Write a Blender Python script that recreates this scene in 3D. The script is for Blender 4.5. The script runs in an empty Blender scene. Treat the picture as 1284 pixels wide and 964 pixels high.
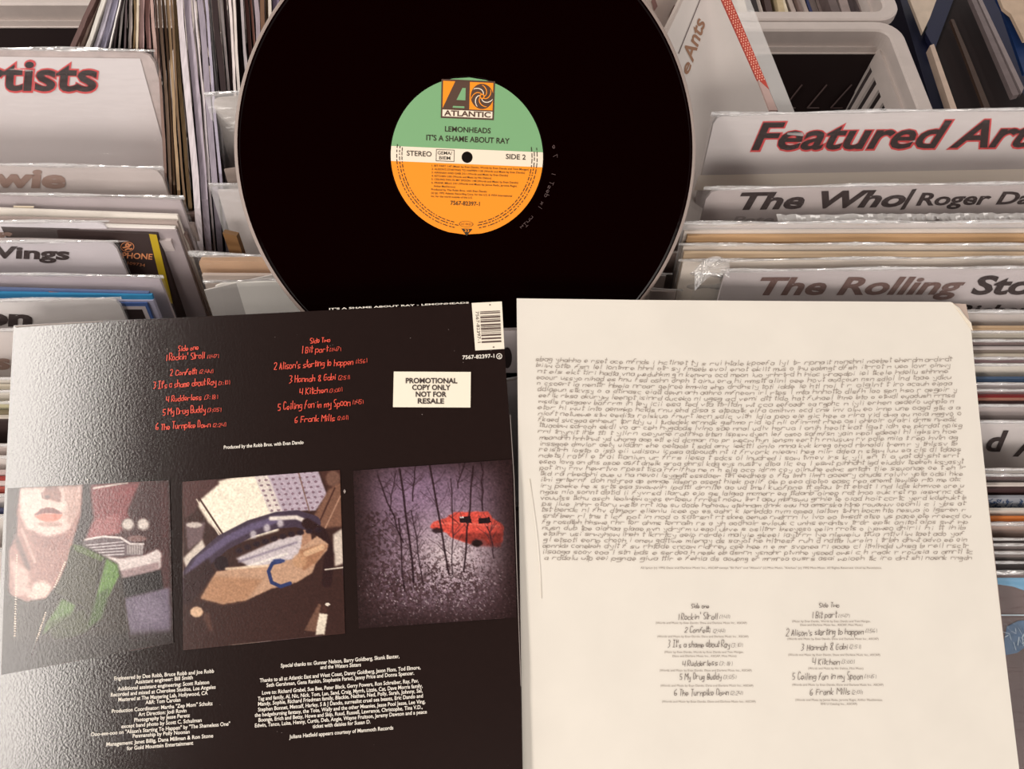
import bpy, math, random
import numpy as np
from mathutils import Vector, Matrix
random.seed(7); RNG = np.random.default_rng(5)
C = bpy.context.scene.collection
SC = bpy.context.scene

# ---------------------------------------------------------------- camera
F, CX, CY = 965.0, 642.0, 482.0
cam_d = bpy.data.cameras.new('camera'); cam = bpy.data.objects.new('camera', cam_d); C.objects.link(cam)
CAM = Vector((0, 0, 1.45))
cam.location = CAM; cam.rotation_euler = (math.radians(30), 0, 0)
cam_d.sensor_fit = 'HORIZONTAL'; cam_d.sensor_width = 36.0; cam_d.lens = F/1284*36.0
cam_d.clip_start = 0.02
SC.camera = cam
MC = Matrix.Translation(CAM) @ Matrix.Rotation(math.radians(30), 4, 'X')

# ---------------------------------------------------------------- light
w = bpy.data.worlds.new('shop_ambient'); SC.world = w; w.use_nodes = True
w.node_tree.nodes['Background'].inputs[0].default_value = (1.0, 0.93, 0.90, 1)
w.node_tree.nodes['Background'].inputs[1].default_value = 1.45
def area(name, loc, sx, sy, power, col=(1, .93, .86), rot=(0, 0, 0)):
    l = bpy.data.lights.new(name, 'AREA'); l.shape = 'RECTANGLE'; l.size = sx; l.size_y = sy
    l.energy = power; l.color = col
    o = bpy.data.objects.new(name, l); o.location = loc; o.rotation_euler = rot; C.objects.link(o); return o
area('ceiling_light_strip', (-1.60, -0.35, 2.75), 0.42, 3.0, 100, rot=(0, 0, math.radians(-13)))
area('ceiling_light_strip', (1.45, 0.2, 2.85), 0.42, 2.6, 18)
area('ceiling_light_strip', (0.0, 2.2, 2.9), 1.6, 0.5, 22)
area('added_front_fill', (0.2, -2.7, 2.25), 2.4, 1.0, 75, rot=(math.radians(66), 0, 0))  # unseen fill added behind the camera to brighten the divider cards
SC.view_settings.view_transform = 'Standard'; SC.view_settings.look = 'None'
SC.view_settings.exposure = -0.66; SC.view_settings.gamma = 1.0

# ---------------------------------------------------------------- frames
H = 0.505                       # camera above the plane of the record tops
TILT = math.radians(22)
NRM = Vector((0, -math.sin(TILT), math.cos(TILT)))
ORG = CAM - H*NRM
MR = MC.to_3x3()
def ray(px, py): return MR @ Vector(((px-CX)/F, (CY-py)/F, -1.0))
def P(px, py, h=0.0):           # a point of the tilted plane of the tops, h above it
    r = ray(px, py); return CAM + r*((ORG + NRM*h - CAM).dot(NRM)/r.dot(NRM))
def PZ(px, py, z):              # a point of a level plane
    r = ray(px, py); return CAM + r*((z-CAM.z)/r.z)
def PP(px, py, o, n):           # a point of any plane
    r = ray(px, py); return CAM + r*((o-CAM).dot(n)/r.dot(n))
def camR(x, y, z):
    return (Matrix.Rotation(z, 3, 'Z') @ Matrix.Rotation(y, 3, 'Y') @ Matrix.Rotation(x, 3, 'X'))
def cam_pose(p, r):             # pose measured with depth as +z
    R = camR(*r); S = Matrix(((1, 0, 0), (0, 1, 0), (0, 0, -1)))
    o = CAM + MR @ (S @ Vector(p))
    X = MR @ (S @ R.col[0]); Y = MR @ (S @ R.col[1]); N = X.cross(Y)
    return o, X, Y, N

# ---------------------------------------------------------------- materials
def lin(c): return tuple(((v/255)/12.92 if v/255 <= .04045 else ((v/255+.055)/1.055)**2.4) for v in c)
MATS = {}
def mat(name, rgb, rough=.6, spec=.4, var=0.0, bump=0.0, scale=60, metal=0, bscale=None, stretch=None, coat=0):
    if name in MATS: return MATS[name]
    m = bpy.data.materials.new(name); m.use_nodes = True; nt = m.node_tree; b = nt.nodes['Principled BSDF']
    c = lin(rgb); b.inputs['Base Color'].default_value = (*c, 1); b.inputs['Roughness'].default_value = rough
    b.inputs['Specular IOR Level'].default_value = spec; b.inputs['Metallic'].default_value = metal
    b.inputs['Coat Weight'].default_value = coat; b.inputs['Coat Roughness'].default_value = .08
    tc = nt.nodes.new('ShaderNodeTexCoord'); src = tc.outputs['Object']
    if stretch:
        mp = nt.nodes.new('ShaderNodeMapping'); mp.inputs['Scale'].default_value = stretch
        nt.links.new(src, mp.inputs[0]); src = mp.outputs[0]
    if var:
        n = nt.nodes.new('ShaderNodeTexNoise'); n.inputs['Scale'].default_value = scale; n.inputs['Detail'].default_value = 4
        nt.links.new(src, n.inputs['Vector'])
        r = nt.nodes.new('ShaderNodeValToRGB')
        r.color_ramp.elements[0].position = .3; r.color_ramp.elements[1].position = .7
        r.color_ramp.elements[0].color = (*[v*(1-var) for v in c], 1)
        r.color_ramp.elements[1].color = (*[min(1, v*(1+var*.6)) for v in c], 1)
        nt.links.new(n.outputs['Fac'], r.inputs[0]); nt.links.new(r.outputs[0], b.inputs['Base Color'])
    if bump:
        n = nt.nodes.new('ShaderNodeTexNoise'); n.inputs['Scale'].default_value = bscale or scale*2; n.inputs['Detail'].default_value = 5
        nt.links.new(src, n.inputs['Vector'])
        bp = nt.nodes.new('ShaderNodeBump'); bp.inputs['Strength'].default_value = bump; bp.inputs['Distance'].default_value = .002
        nt.links.new(n.outputs['Fac'], bp.inputs['Height']); nt.links.new(bp.outputs[0], b.inputs['Normal'])
        if coat: nt.links.new(bp.outputs[0], b.inputs['Coat Normal'])
    MATS[name] = m; return m
def plastic_mat(name, milk, gloss, scale=40, bump=.6):
    m = bpy.data.materials.new(name); m.use_nodes = True; nt = m.node_tree; nt.nodes.clear()
    out = nt.nodes.new('ShaderNodeOutputMaterial'); tr = nt.nodes.new('ShaderNodeBsdfTransparent')
    df = nt.nodes.new('ShaderNodeBsdfDiffuse'); df.inputs[0].default_value = (.9, .87, .85, 1)
    gl = nt.nodes.new('ShaderNodeBsdfGlossy'); gl.inputs['Roughness'].default_value = .16
    a = nt.nodes.new('ShaderNodeMixShader'); a.inputs[0].default_value = milk
    c2 = nt.nodes.new('ShaderNodeMixShader'); c2.inputs[0].default_value = gloss
    tc = nt.nodes.new('ShaderNodeTexCoord'); n = nt.nodes.new('ShaderNodeTexNoise'); n.inputs['Scale'].default_value = scale
    n.inputs['Detail'].default_value = 3
    mp = nt.nodes.new('ShaderNodeMapping'); mp.inputs['Scale'].default_value = (.35, 1.4, 1.4)
    nt.links.new(tc.outputs['Object'], mp.inputs[0]); nt.links.new(mp.outputs[0], n.inputs['Vector'])
    bp = nt.nodes.new('ShaderNodeBump'); bp.inputs['Strength'].default_value = bump; bp.inputs['Distance'].default_value = .01
    nt.links.new(n.outputs['Fac'], bp.inputs['Height']); nt.links.new(bp.outputs[0], gl.inputs['Normal'])
    nt.links.new(tr.outputs[0], a.inputs[1]); nt.links.new(df.outputs[0], a.inputs[2])
    nt.links.new(a.outputs[0], c2.inputs[1]); nt.links.new(gl.outputs[0], c2.inputs[2]); nt.links.new(c2.outputs[0], out.inputs[0])
    return m
CLEAR = plastic_mat('clear_plastic', .04, .03)
HEM = plastic_mat('creased_clear_plastic', .28, .30, 60, .6)
VEIL = plastic_mat('cloudy_plastic', .30, .06)
GLARE_FOLD = plastic_mat('glare_white_plastic', .85, .2, 50, .2)  # whitened so the crumpled plastic carries glare in its colour
def print_mat(name, rough, spec, coat=0, bump=0):
    m = mat(name, (128, 128, 128), rough, spec, bump=bump, scale=350, coat=coat)
    nt = m.node_tree; at = nt.nodes.new('ShaderNodeAttribute'); at.attribute_name = 'ink'
    nt.links.new(at.outputs['Color'], nt.nodes['Principled BSDF'].inputs['Base Color']); return m

# ---------------------------------------------------------------- object helpers
def tag(o, label=None, cat=None, group=None, kind=None):
    if label: o['label'] = label
    if cat: o['category'] = cat
    if group: o['group'] = group
    if kind: o['kind'] = kind
    return o
WLOC = {}
def thing(name, loc, label, cat, group=None):
    o = bpy.data.objects.new(name, None); C.objects.link(o); o.location = loc; o.empty_display_size = .02
    WLOC[o.name] = Vector(loc); return tag(o, label, cat, group)
def mesh(name, verts, faces, mats, parent=None, midx=None, smooth=False, origin=None):
    verts = [Vector(v) for v in verts]
    if origin is None:
        c = Vector((0, 0, 0))
        for v in verts: c += v
        origin = c/len(verts)
    me = bpy.data.meshes.new(name)
    me.from_pydata([(v-origin)[:] for v in verts], [], faces)
    for m in (mats if isinstance(mats, (list, tuple)) else [mats]): me.materials.append(m)
    if midx is not None: me.polygons.foreach_set('material_index', midx)
    if smooth: me.polygons.foreach_set('use_smooth', [True]*len(me.polygons))
    me.update()
    o = bpy.data.objects.new(name, me); C.objects.link(o); WLOC[o.name] = origin.copy()
    if parent is not None:
        o.parent = parent; o.location = origin - WLOC[parent.name]
    else: o.location = origin
    return o
class MB:                       # collects pieces of one mesh
    def __init__(s): s.v = []; s.f = []; s.m = []
    def add(s, vs, fs, mi=0):
        k = len(s.v); s.v += [Vector(v) for v in vs]; s.f += [[i+k for i in f] for f in fs]; s.m += [mi]*len(fs)
    def prism(s, front, off, mi=0):      # a polygon pushed along off
        n = len(front); back = [Vector(p)+off for p in front]
        fs = [list(range(n)), list(range(2*n-1, n-1, -1))]
        fs += [[i, i+n, (i+1) % n+n, (i+1) % n] for i in range(n)]
        s.add(list(front)+back, fs, mi)
    def box(s, o, X, Y, Z, mi=0):        # corner and three edge vectors
        s.prism([o, o+X, o+X+Y, o+Y], Z, mi)
    def bar(s, a, b, r, up, mi=0, n=8):
        d = (b-a).normalized(); x = d.cross(up).normalized(); y = x.cross(d)
        vs = [p + x*math.cos(t)*r + y*math.sin(t)*r for p in (a, b) for t in [2*math.pi*i/n for i in range(n)]]
        s.add(vs, [[i, (i+1) % n, (i+1) % n+n, i+n] for i in range(n)]+[list(range(n))[::-1], list(range(n, 2*n))], mi)
    def build(s, name, mats, parent=None, **k): return mesh(name, s.v, s.f, mats, parent, s.m, **k)

# type set with the built-in font, turned into flat mesh
_tc = {}
def glyphs(s, bold, shear):
    key = (s, bold, shear)
    if key in _tc: return _tc[key]
    cu = bpy.data.curves.new('t', 'FONT'); cu.body = s; cu.size = 1; cu.offset = bold; cu.shear = shear
    cu.resolution_u = 3; cu.fill_mode = 'FRONT' if hasattr(cu, 'fill_mode') else cu.fill_mode
    o = bpy.data.objects.new('t', cu); C.objects.link(o)
    bpy.context.view_layer.update()
    me = o.evaluated_get(bpy.context.evaluated_depsgraph_get()).to_mesh()
    v = np.array([p.co[:2] for p in me.vertices]).reshape(-1, 2); f = [list(p.vertices) for p in me.polygons]
    o.to_mesh_clear() if False else None
    bpy.data.objects.remove(o); bpy.data.curves.remove(cu)
    _tc[key] = (v, f); return v, f
CAP = 0.69
def put(mb, s, o, X, Y, lift, bold=0.0, shear=0.0, mi=0, fit=None):
    """X = vector of the whole line's width, Y = cap height vector, o = baseline start"""
    v, f = glyphs(s, bold, shear)
    if len(v) == 0: return
    x0 = fit[0] if fit else v[:, 0].min(); x1 = fit[1] if fit else v[:, 0].max()
    mb.add([o + X*((a-x0)/(x1-x0)) + Y*(b/CAP) + lift for a, b in v], f, mi)
def ptext(mb, s, pl, pL, pR, cap, bold=0.0, shear=0.0, mi=0, lift=.0004):
    """set a line on plane pl=(o,n) between two baseline points"""
    o, n = pl; a = PP(*pL, o, n); b = PP(*pR, o, n)
    dx, dy = pR[0]-pL[0], pR[1]-pL[1]; L = math.hypot(dx, dy)
    y = PP(pL[0]+dy/L*cap, pL[1]-dx/L*cap, o, n) - a
    put(mb, s, a, b-a, y, n*lift, bold, shear, mi)

# a pen alphabet: strokes of points, x 0-4, y 0-8 (baseline 2, x-height 5)
PEN = dict(a='4515040312324345 4542', b='0802 044543332202', c='45150403123242', d='4842 4515040312324243', e='03444535140412024232'[:0]+'0434453515040312324',
 f='483827 2702 0535', g='451504031333434541301000', h='0802 04153545 4542', i='1512 1716', j='252110 2726', k='0802 450342', l='1812 ', m='0502 0415252422 24354542',
 n='0502 0415354542', o='150403123243443515', p='0500 0415354443321203', q='45150403123243 4540', r='0502 04153545', s='45150423433202', t='1812233 0636', u='0503123243 4542',
 v='052245', w='0502244245', x='0542 4502', y='0523 454010', z='05450242')
PEN['e'] = '0343443515040312324'[:18]; PEN['t'] = '181223 0636'; PEN['l'] = '1812'
PEN.update({'A': '022842 1434', 'B': '0208384634053443320222'[:20], 'C': '4738180603123243', 'D': '0208284643220', 'F': '020848 0535', 'G': '4838180603123243 4525', 'H': '0208 4248 0545',
 'I': '0848 2822 0242', 'K': '0208 4805 0542', 'M': '0208254842', 'R': '02083847350 0542', 'S': '4838180625434212', 'T': '0848 2822', 'P': '02083846350',
 '1': '2822', '2': '07183847460242', '3': '0838472544331202', '4': '080444 4842', '5': '48080535443202', '6': '3806031232434404', '7': '084812', '8': '2506182846250312324325', '9': '4606183847444212', '0': '18060313334346381',
 '(': '281512 1223', ')': '182522', "'": '1816', ':': '1615 1312', '&': '42071838360312324', '.': '1213', ',': '1211', '!': '1814'})
def pen_line(mb, s, a, X, Y, wdt, lift, jit=.35, rise=.25):
    """draw s along X (whole width), Y = vector for 6 units of height (baseline to ascender)"""
    adv = []; x = 0
    for ch in s:
        adv.append(x); x += 3.4 if ch == ' ' else (2.9 if ch in "il1.':,()jt" else (6.4 if ch in 'mwMW' else 5.4))
    tot = x; ux = X/tot; uy = Y/6.0; xd = X.normalized(); nz = lift.normalized(); slope = 0; 
    for ch, ax in zip(s, adv):
        if ch == ' ': slope = random.uniform(-.5, .5); continue
        g = PEN.get(ch) or PEN.get(ch.lower())
        if not g: continue
        wob = random.uniform(-rise, rise)*1.6+slope*.4; sx = random.uniform(.85, 1.1); sy = random.uniform(.85, 1.12)
        for st in g.split():
            pts = [(int(st[i]), int(st[i+1])) for i in range(0, len(st)-1, 2)]
            q = [a + ux*(ax+p[0]*sx*(1.45 if ch in 'mwMW' else 1)+(p[1]-2)*.22+random.uniform(-jit, jit)*.5) + uy*((p[1]-2)*sy+wob+random.uniform(-jit, jit)*.5) + lift for p in pts]
            for p0, p1 in zip(q[:-1], q[1:]):
                d = p1-p0
                if d.length < 1e-7: continue
                e = d.normalized()*wdt*.3; t = d.normalized().cross(nz)*wdt*.5
                mb.add([p0-e-t, p1+e-t, p1+e+t, p0-e+t], [[0, 1, 2, 3]])

# ---------------------------------------------------------------- setting
fl = mesh('floor', [(-3, -3, 0), (3, -3, 0), (3, 4, 0), (-3, 4, 0)], [[0, 1, 2, 3]], mat('vinyl_floor', (120, 105, 98), .5, .3, .15, scale=8)); fl['kind'] = 'structure'
ce = mesh('added_ceiling', [(-3.2, -3.4, 3.0), (3.2, -3.4, 3.0), (3.2, 4, 3.0), (-3.2, 4, 3.0)], [[0, 3, 2, 1]], mat('dark_ceiling', (52, 46, 44), .8, .2, .1, scale=6)); ce['kind'] = 'structure'  # unseen dark ceiling added to block ambient light and keep reflections low

# the sloping browser unit the records stand in
U = Vector((1, 0, 0)); V = Vector((0, math.cos(TILT), math.sin(TILT)))
def B(u, v, n): return ORG + U*u + V*v + NRM*n
dark = mat('black_laminate', (30, 22, 22), .55, .3, .2)
br = thing('record_browser', B(0, -.1, -.34), 'dark sloping record browser holding the rows of records and divider cards', 'display rack')
def part(name, o, X, Y, Z, m, par):
    q = MB(); q.box(o, X, Y, Z); return q.build(name, m, par)
part('tray_floor', B(-.62, -.38, -.345), U*1.24, V*.66, NRM*.01, dark, br)
part('front_panel', B(-.62, -.39, -.345), U*1.24, V*.01, NRM*.25, dark, br)
part('back_panel', B(-.62, .27, -.345), U*1.24, V*.01, NRM*.14, dark, br)
for x in (-.628, .62): part('side_panel', B(x, -.39, -.345), U*.008, V*.67, NRM*.16, dark, br)
for x in (-.222, .118): part('divider', B(x, -.38, -.335), U*.006, V*.65, NRM*.14, dark, br)
q = MB(); a, b_, c_, d_ = B(-.6, -.37, -.346), B(.6, -.37, -.346), B(.6, .27, -.346), B(-.6, .27, -.346)
q.add([a, b_, c_, d_]+[Vector((p.x, p.y, 0)) for p in (a, b_, c_, d_)], [[0, 1, 2, 3], [7, 6, 5, 4], [0, 4, 5, 1], [1, 5, 6, 2], [2, 6, 7, 3], [3, 7, 4, 0]])
q.build('base_cabinet', dark, br)

# ---------------------------------------------------------------- things that lean in the bins
def vpd(px, py): return ray(px, py).normalized()
class Lean: pass
def leaner(name, pa, pb, label, cat, colour, h=0.0, width=.315, anchor='L', vp=(642, 1400), height=.315, thick=.0028,
           group=None, corner=0.0, rough=.55, var=.06, part_name=None, edge=None, mname=None, spec=.35, tilt_jit=0):
    A = P(*pa, h); Bp = P(*pb, h); d = (Bp-A).normalized()
    if anchor == 'L': Bp = A+d*width
    elif anchor == 'R': A = Bp-d*width
    else: width = (Bp-A).length
    D = vpd(*vp); n = d.cross(D).normalized()*-1
    if n.dot(CAM-A) < 0: n = -n
    Wd = (Bp-A).length
    c = corner
    shp = [(0, c), (c*.3, c*.3), (c, 0), (Wd-c, 0), (Wd-c*.3, c*.3), (Wd, c), (Wd, height), (0, height)] if c else [(0, 0), (Wd, 0), (Wd, height), (0, height)]
    front = [A+d*s+D*t for s, t in shp]
    base = A+d*(Wd/2)+D*height
    m = mat(mname or ('card_%d_%d_%d' % tuple(colour)), colour, rough, spec, var, scale=25)
    L = Lean(); L.A = A; L.B = Bp; L.d = d; L.D = D; L.n = n; L.W = Wd; L.h = height; L.pl = (A, n); L.thick = thick
    q = MB(); q.prism(front, -n*thick)
    L.t = thing(name, base, label, cat, group)
    L.body = q.build(part_name or 'board', m, L.t)
    if edge:
        e = mat('edge_%d_%d_%d' % tuple(edge), edge, .6, .3, .1); L.body.data.materials.append(e)
        for p in L.body.data.polygons:
            ctr = L.body.matrix_world @ p.center
            if abs(p.normal.dot(D)) > .7: p.material_index = 1
    return L
def sheath(L, over=.006, lift=.0012, m=None, hem=True, mx=None, hem_r=.0013, side=.004):
    """clear plastic outer sleeve: a film before the board, with a creased hem along its mouth"""
    n = L.n; q = MB(); nx = 14; ny = 6; vs = []; fs = []
    W = L.W+2*side
    for j in range(ny+1):
        for i in range(nx+1):
            s = -side + W*i/nx; t = -over + (L.h*.6+over)*j/ny
            z = lift + (random.uniform(0, .0016) if j > 0 else .0004)
            vs.append(L.A + L.d*s + L.D*t + n*z)
    fs = [[j*(nx+1)+i, j*(nx+1)+i+1, (j+1)*(nx+1)+i+1, (j+1)*(nx+1)+i] for j in range(ny) for i in range(nx)]
    o = mesh('plastic_sleeve', vs, fs, m or CLEAR, L.t, smooth=True)
    if hem:
        vs = []; nn = 60; k = 6
        for i in range(nn+1):
            s = -side+W*i/nn; r = hem_r*(.75+.3*math.sin(i*.37+L.A.x*50)+random.uniform(-.12, .12)); off = .0003*math.sin(i*.21)
            for a in range(k):
                t = 2*math.pi*a/k
                vs.append(L.A+L.d*s+L.D*(-over+off+math.sin(t)*r*1.3)+n*(lift+math.cos(t)*r*.6))
        fs = [[i*k+a, i*k+(a+1) % k, (i+1)*k+(a+1) % k, (i+1)*k+a] for i in range(nn) for a in range(k)]
        mesh('plastic_hem', vs, fs, HEM, L.t)
    return o
INK = mat('black_print', (34, 10, 10), .6, .1)
INKB = mat('brown_print', (104, 76, 70), .5, .3)
INKT = mat('tan_print', (140, 112, 100), .5, .3)
RED = mat('red_outline_print', (205, 60, 62), .5, .3)
GHOST = mat('faded_print', (150, 140, 138), .5, .3)

def letter(L, rows, name='lettering', lift=.0003):
    mats = []; q = MB()
    for (s, pL, pR, cap, bold, shear, m) in rows:
        if m not in mats: mats.append(m)
        ptext(q, s, L.pl, pL, pR, cap, bold, shear, mats.index(m), lift+.00012*mats.index(m))
    return q.build(name, mats, L.t)

# ---- right bin
L = leaner('divider_card', (897, 145), (1284, 139), 'tall white divider card with big black Featured Artists heading outlined in red', 'divider card', (212, 204, 202), width=.335, vp=(642, 1250), corner=.006, height=.33, thick=.003)
letter(L, [('Featured Artists', (940, 188), (1379, 183), 34, .050, .32, RED), ('Featured Artists', (942, 187), (1377, 182), 33, .022, .32, INK)])
o, n = L.pl
q = MB(); s0 = [PP(*p, o, n)+n*.0006 for p in ((876, 219), (1500, 207), (1500, 236), (870, 238))]; q.add(s0, [[0, 1, 2, 3]])
q.build('lower_strip', mat('cream_strip', (250, 240, 226), .5, .3), L.t)
sheath(L, lift=.0025, over=.003)
L = leaner('divider_card', (888, 238), (1284, 231), 'grey divider card headed The Who/Roger Dal in slanted lettering', 'divider card', (186, 174, 172), width=.315, vp=(642, 1250), corner=.008, thick=.002)
letter(L, [('The Who', (928, 262), (1134, 258), 20, .035, .32, INK), ('/', (1128, 262), (1152, 259), 22, .02, .2, INK), ('Roger Daltrey', (1148, 257), (1365, 254), 15, .03, .32, INK), ('Pete Townshend', (917, 280), (1120, 276), 9, .02, .3, GHOST)])
sheath(L, lift=.002, over=.003)
q = MB(); o, n = L.pl; rb = random.Random(4); pr = None  # crumpled plastic ribbon, glare patches put into its white colour
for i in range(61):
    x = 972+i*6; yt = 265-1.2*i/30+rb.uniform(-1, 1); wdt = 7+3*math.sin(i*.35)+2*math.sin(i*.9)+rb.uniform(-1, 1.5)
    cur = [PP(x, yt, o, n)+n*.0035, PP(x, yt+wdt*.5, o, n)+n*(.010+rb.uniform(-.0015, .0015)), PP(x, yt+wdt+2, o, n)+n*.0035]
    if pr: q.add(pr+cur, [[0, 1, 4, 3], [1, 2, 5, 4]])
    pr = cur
q.build('plastic_glare_ribbon', GLARE_FOLD, L.t, smooth=True)
R_ROWS = [ # y left, y right at x=1284, left x, colour, words, plastic
 (283, 281, 862, (196, 184, 180), 'cloudy plastic-covered sleeve just below the grey card headed The Who', 2),
 (290, 289, 858, (214, 202, 192), 'off-white sleeve with a bright plastic rim behind the first tan sleeve', 0),
 (296, 295, 862, (196, 158, 118), 'tan card sleeve with worn pale edge', 0),
 (309, 309, 857, (205, 192, 180), 'pale sleeve with shiny plastic lip below the worn tan sleeve', 1),
 (317, 318, 858, (200, 176, 148), 'pinkish tan sleeve beneath shiny plastic', 0),
 (329, 325, 857, (222, 210, 198), 'white sleeve directly behind The Rolling Stones card', 1)]
def rows(data, grp, anchor, vp, hh=0.0, xr=None):
    for (y0, y1, xe, col, lab, pl) in data:
        if anchor == 'L': pa, pb = (xe, y0), (1284, y1)
        else: pa, pb = (0, y0), (xe, y1)
        L = leaner('record_sleeve', pa, pb, lab, 'record', col, h=hh, anchor=anchor, vp=vp, thick=.0022, group=grp, var=.12, part_name='cardboard', height=.3)
        if pl: sheath(L, over=.003, hem_r=.0012 if pl == 1 else .0018, m=VEIL if pl == 2 else CLEAR)
rows(R_ROWS, 'records in the right bin above the rolling card', 'L', (642, 1300))
# two loosely bagged sleeves pushed in at the left of the right bin
for (pa, pb, col, lab) in (((866, 344), (905, 348), (176, 160, 155), 'crumpled clear plastic bag corner beside The Rolling Stones card'), ((867, 361), (908, 362), (206, 196, 188), 'white sleeve end in plastic below the crumpled bag corner')):
    L = leaner('record_sleeve', pa, pb, lab, 'record', col, h=-.012 if pa[1] < 350 else -.022, width=.055, vp=(642, 1300), thick=.003, part_name='cardboard', corner=.004, height=.28)
    sheath(L, over=.003, hem_r=.002)
q = MB(); nn = 12; vs = []
for i in range(nn+1):
    for j in range(5):
        a = i/nn; p = P(871+a*44, 337-16*math.sin(a*2.6)+j*7*(1-.3*a), .006+.004*math.sin(a*5+j)+.002*j); vs.append(p)
f4 = [[i*5+j, i*5+j+1, (i+1)*5+j+1, (i+1)*5+j] for i in range(nn) for j in range(4)]
tag(mesh('plastic_bag_flap', vs, f4, HEM, smooth=True), 'curled clear plastic flap left of The Rolling Stones card', 'plastic flap')
L = leaner('divider_card', (910, 340), (1284, 336), 'grey divider card headed The Rolling Stones with a second line below', 'divider card', (190, 180, 180), width=.315, vp=(642, 1330), corner=.004, thick=.002, h=.002)
letter(L, [('The Rolling', (953, 369), (1207, 368), 21, .03, .32, INKB), ('Stones', (1217, 368), (1372, 368), 22, .035, .32, INK), ('Keith Richards', (1108, 394), (1322, 394), 12, .03, .32, INK)])
sheath(L, lift=.0015, over=.002, m=CLEAR)
R2 = [
 (393, 393, 905, (196, 184, 178), 'grey sleeve in cloudy plastic just in front of the second line Rich', 2),
 (411, 411, 905, (206, 176, 142), 'light tan sleeve edge right of the white inner sleeve corner', 0),
 (418, 418, 905, (222, 212, 196), 'cream sleeve below the light tan edge', 1),
 (429, 429, 905, (110, 90, 88), 'dark grey sleeve with sparkling plastic lip', 1),
 (437, 437, 905, (196, 186, 184), 'thin light grey sleeve above the olive one', 0),
 (441, 441, 905, (132, 120, 110), 'olive grey sleeve edge above the thin cream one right of the inner sleeve', 0),
 (446, 446, 905, (212, 202, 186), 'thin cream sleeve above the purple grey sleeve', 0),
 (451, 451, 905, (138, 108, 112), 'purple grey sleeve edge above the wide cream white one', 1),
 (459, 459, 905, (226, 216, 204), 'wide cream white sleeve above the steel blue one', 1),
 (475, 475, 905, (70, 92, 122), 'steel blue sleeve edge right of the inner sleeve', 0),
 (483, 483, 905, (178, 168, 168), 'light grey sleeve in front of the steel blue one', 1),
 (491, 491, 905, (120, 96, 98), 'mauve grey sleeve under creased plastic', 1),
 (497, 497, 905, (122, 30, 32), 'thin dark red sleeve edge above the reddish tan one', 0),
 (501, 501, 905, (176, 124, 108), 'reddish tan sleeve edge', 0),
 (505, 505, 905, (48, 24, 24), 'near-black sleeve above the wide grey one', 0),
 (510, 510, 905, (182, 170, 168), 'wide light grey sleeve behind the card with letter d', 1)]
rows(R2, 'thin record edges right of the inner sleeve, upper part', 'L', (642, 1330), -.018)
L = leaner('divider_card', (905, 530), (1284, 530), 'white divider card showing a black letter d and part of an A', 'divider card', (206, 198, 196), width=.315, vp=(642, 1400), corner=.004, thick=.002, h=-.020)
letter(L, [('d', (1236, 565), (1264, 565), 25, .03, .32, INK), ('A', (1269, 571), (1302, 571), 25, .03, .32, INK)])
sheath(L, lift=.0015, over=.003)
R3 = [
 (590, 590, 905, (216, 208, 202), 'pale sleeve edge below the card with letter d', 1),
 (597, 597, 905, (88, 66, 66), 'brown-black sleeve below the letter d card', 1),
 (608, 608, 905, (214, 204, 196), 'thin white sleeve line between two dark brown sleeves', 0),
 (613, 613, 905, (66, 44, 44), 'dark brown sleeve above the blue patterned one', 0),
 (624, 624, 905, (150, 152, 160), 'sleeve with blue scribbled pattern along its top', 0),
 (640, 640, 905, (214, 206, 196), 'pale sleeve between the blue pattern and the orange sleeve', 0),
 (650, 650, 905, (214, 124, 58), 'bright orange sleeve edge right of the inner sleeve', 0),
 (658, 658, 905, (186, 120, 74), 'brownish orange sleeve under plastic', 2),
 (677, 677, 905, (52, 38, 38), 'black sleeve below the orange pair', 1),
 (684, 684, 905, (150, 136, 134), 'mid grey sleeve below the black one', 1),
 (694, 694, 905, (172, 158, 154), 'light grey-brown sleeve with plastic lip', 1),
 (706, 706, 905, (44, 32, 32), 'black sleeve with shiny plastic lip above the blue picture cover', 1)]
rows(R3, 'record edges right of the inner sleeve, lower part', 'L', (642, 1450), -.022)
# picture cover at the lower right
L = leaner('record_sleeve', (905, 720), (1284, 720), 'brown record cover with pale blue streaky picture at the lower right edge', 'record', (88, 68, 66), h=-.024, width=.315, vp=(642, 4200), thick=.003, part_name='cardboard', height=.31, var=.15)
q = MB(); o, n = L.pl
def pp(pts, l=.0004): return [PP(x, y, o, n)+n*l for x, y in pts]
q.add(pp([(1180, 724), (1420, 724), (1420, 745), (1290, 742), (1270, 735), (1250, 732), (1230, 726)]), [[0, 1, 2, 3, 4, 5, 6]], 0)
q.add(pp([(1200, 770), (1420, 770), (1420, 771.5), (1200, 771.5)]), [[0, 1, 2, 3]], 1)
q.add(pp([(1262, 785), (1276, 778), (1300, 776), (1300, 800), (1275, 818), (1255, 822)]), [[0, 1, 2, 3, 4, 5]], 2)
for i in range(26):
    x = 1262+random.random()*36; y = 780+random.random()*30; a = random.uniform(0, 6.28); l = random.uniform(4, 12)
    q.add(pp([(x, y), (x+math.cos(a)*l, y+math.sin(a)*l), (x+math.cos(a)*l+.8, y+math.sin(a)*l+.8), (x+.8, y+.8)], .0008), [[0, 1, 2, 3]], 1)
q.build('cover_picture', [mat('sky_blue_print', (96, 150, 184), .4), mat('pale_line_print', (180, 196, 206), .4), mat('deep_blue_print', (58, 92, 126), .4, var=.3, scale=120)], L.t)
sheath(L, lift=.0025, over=.003)
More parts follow.
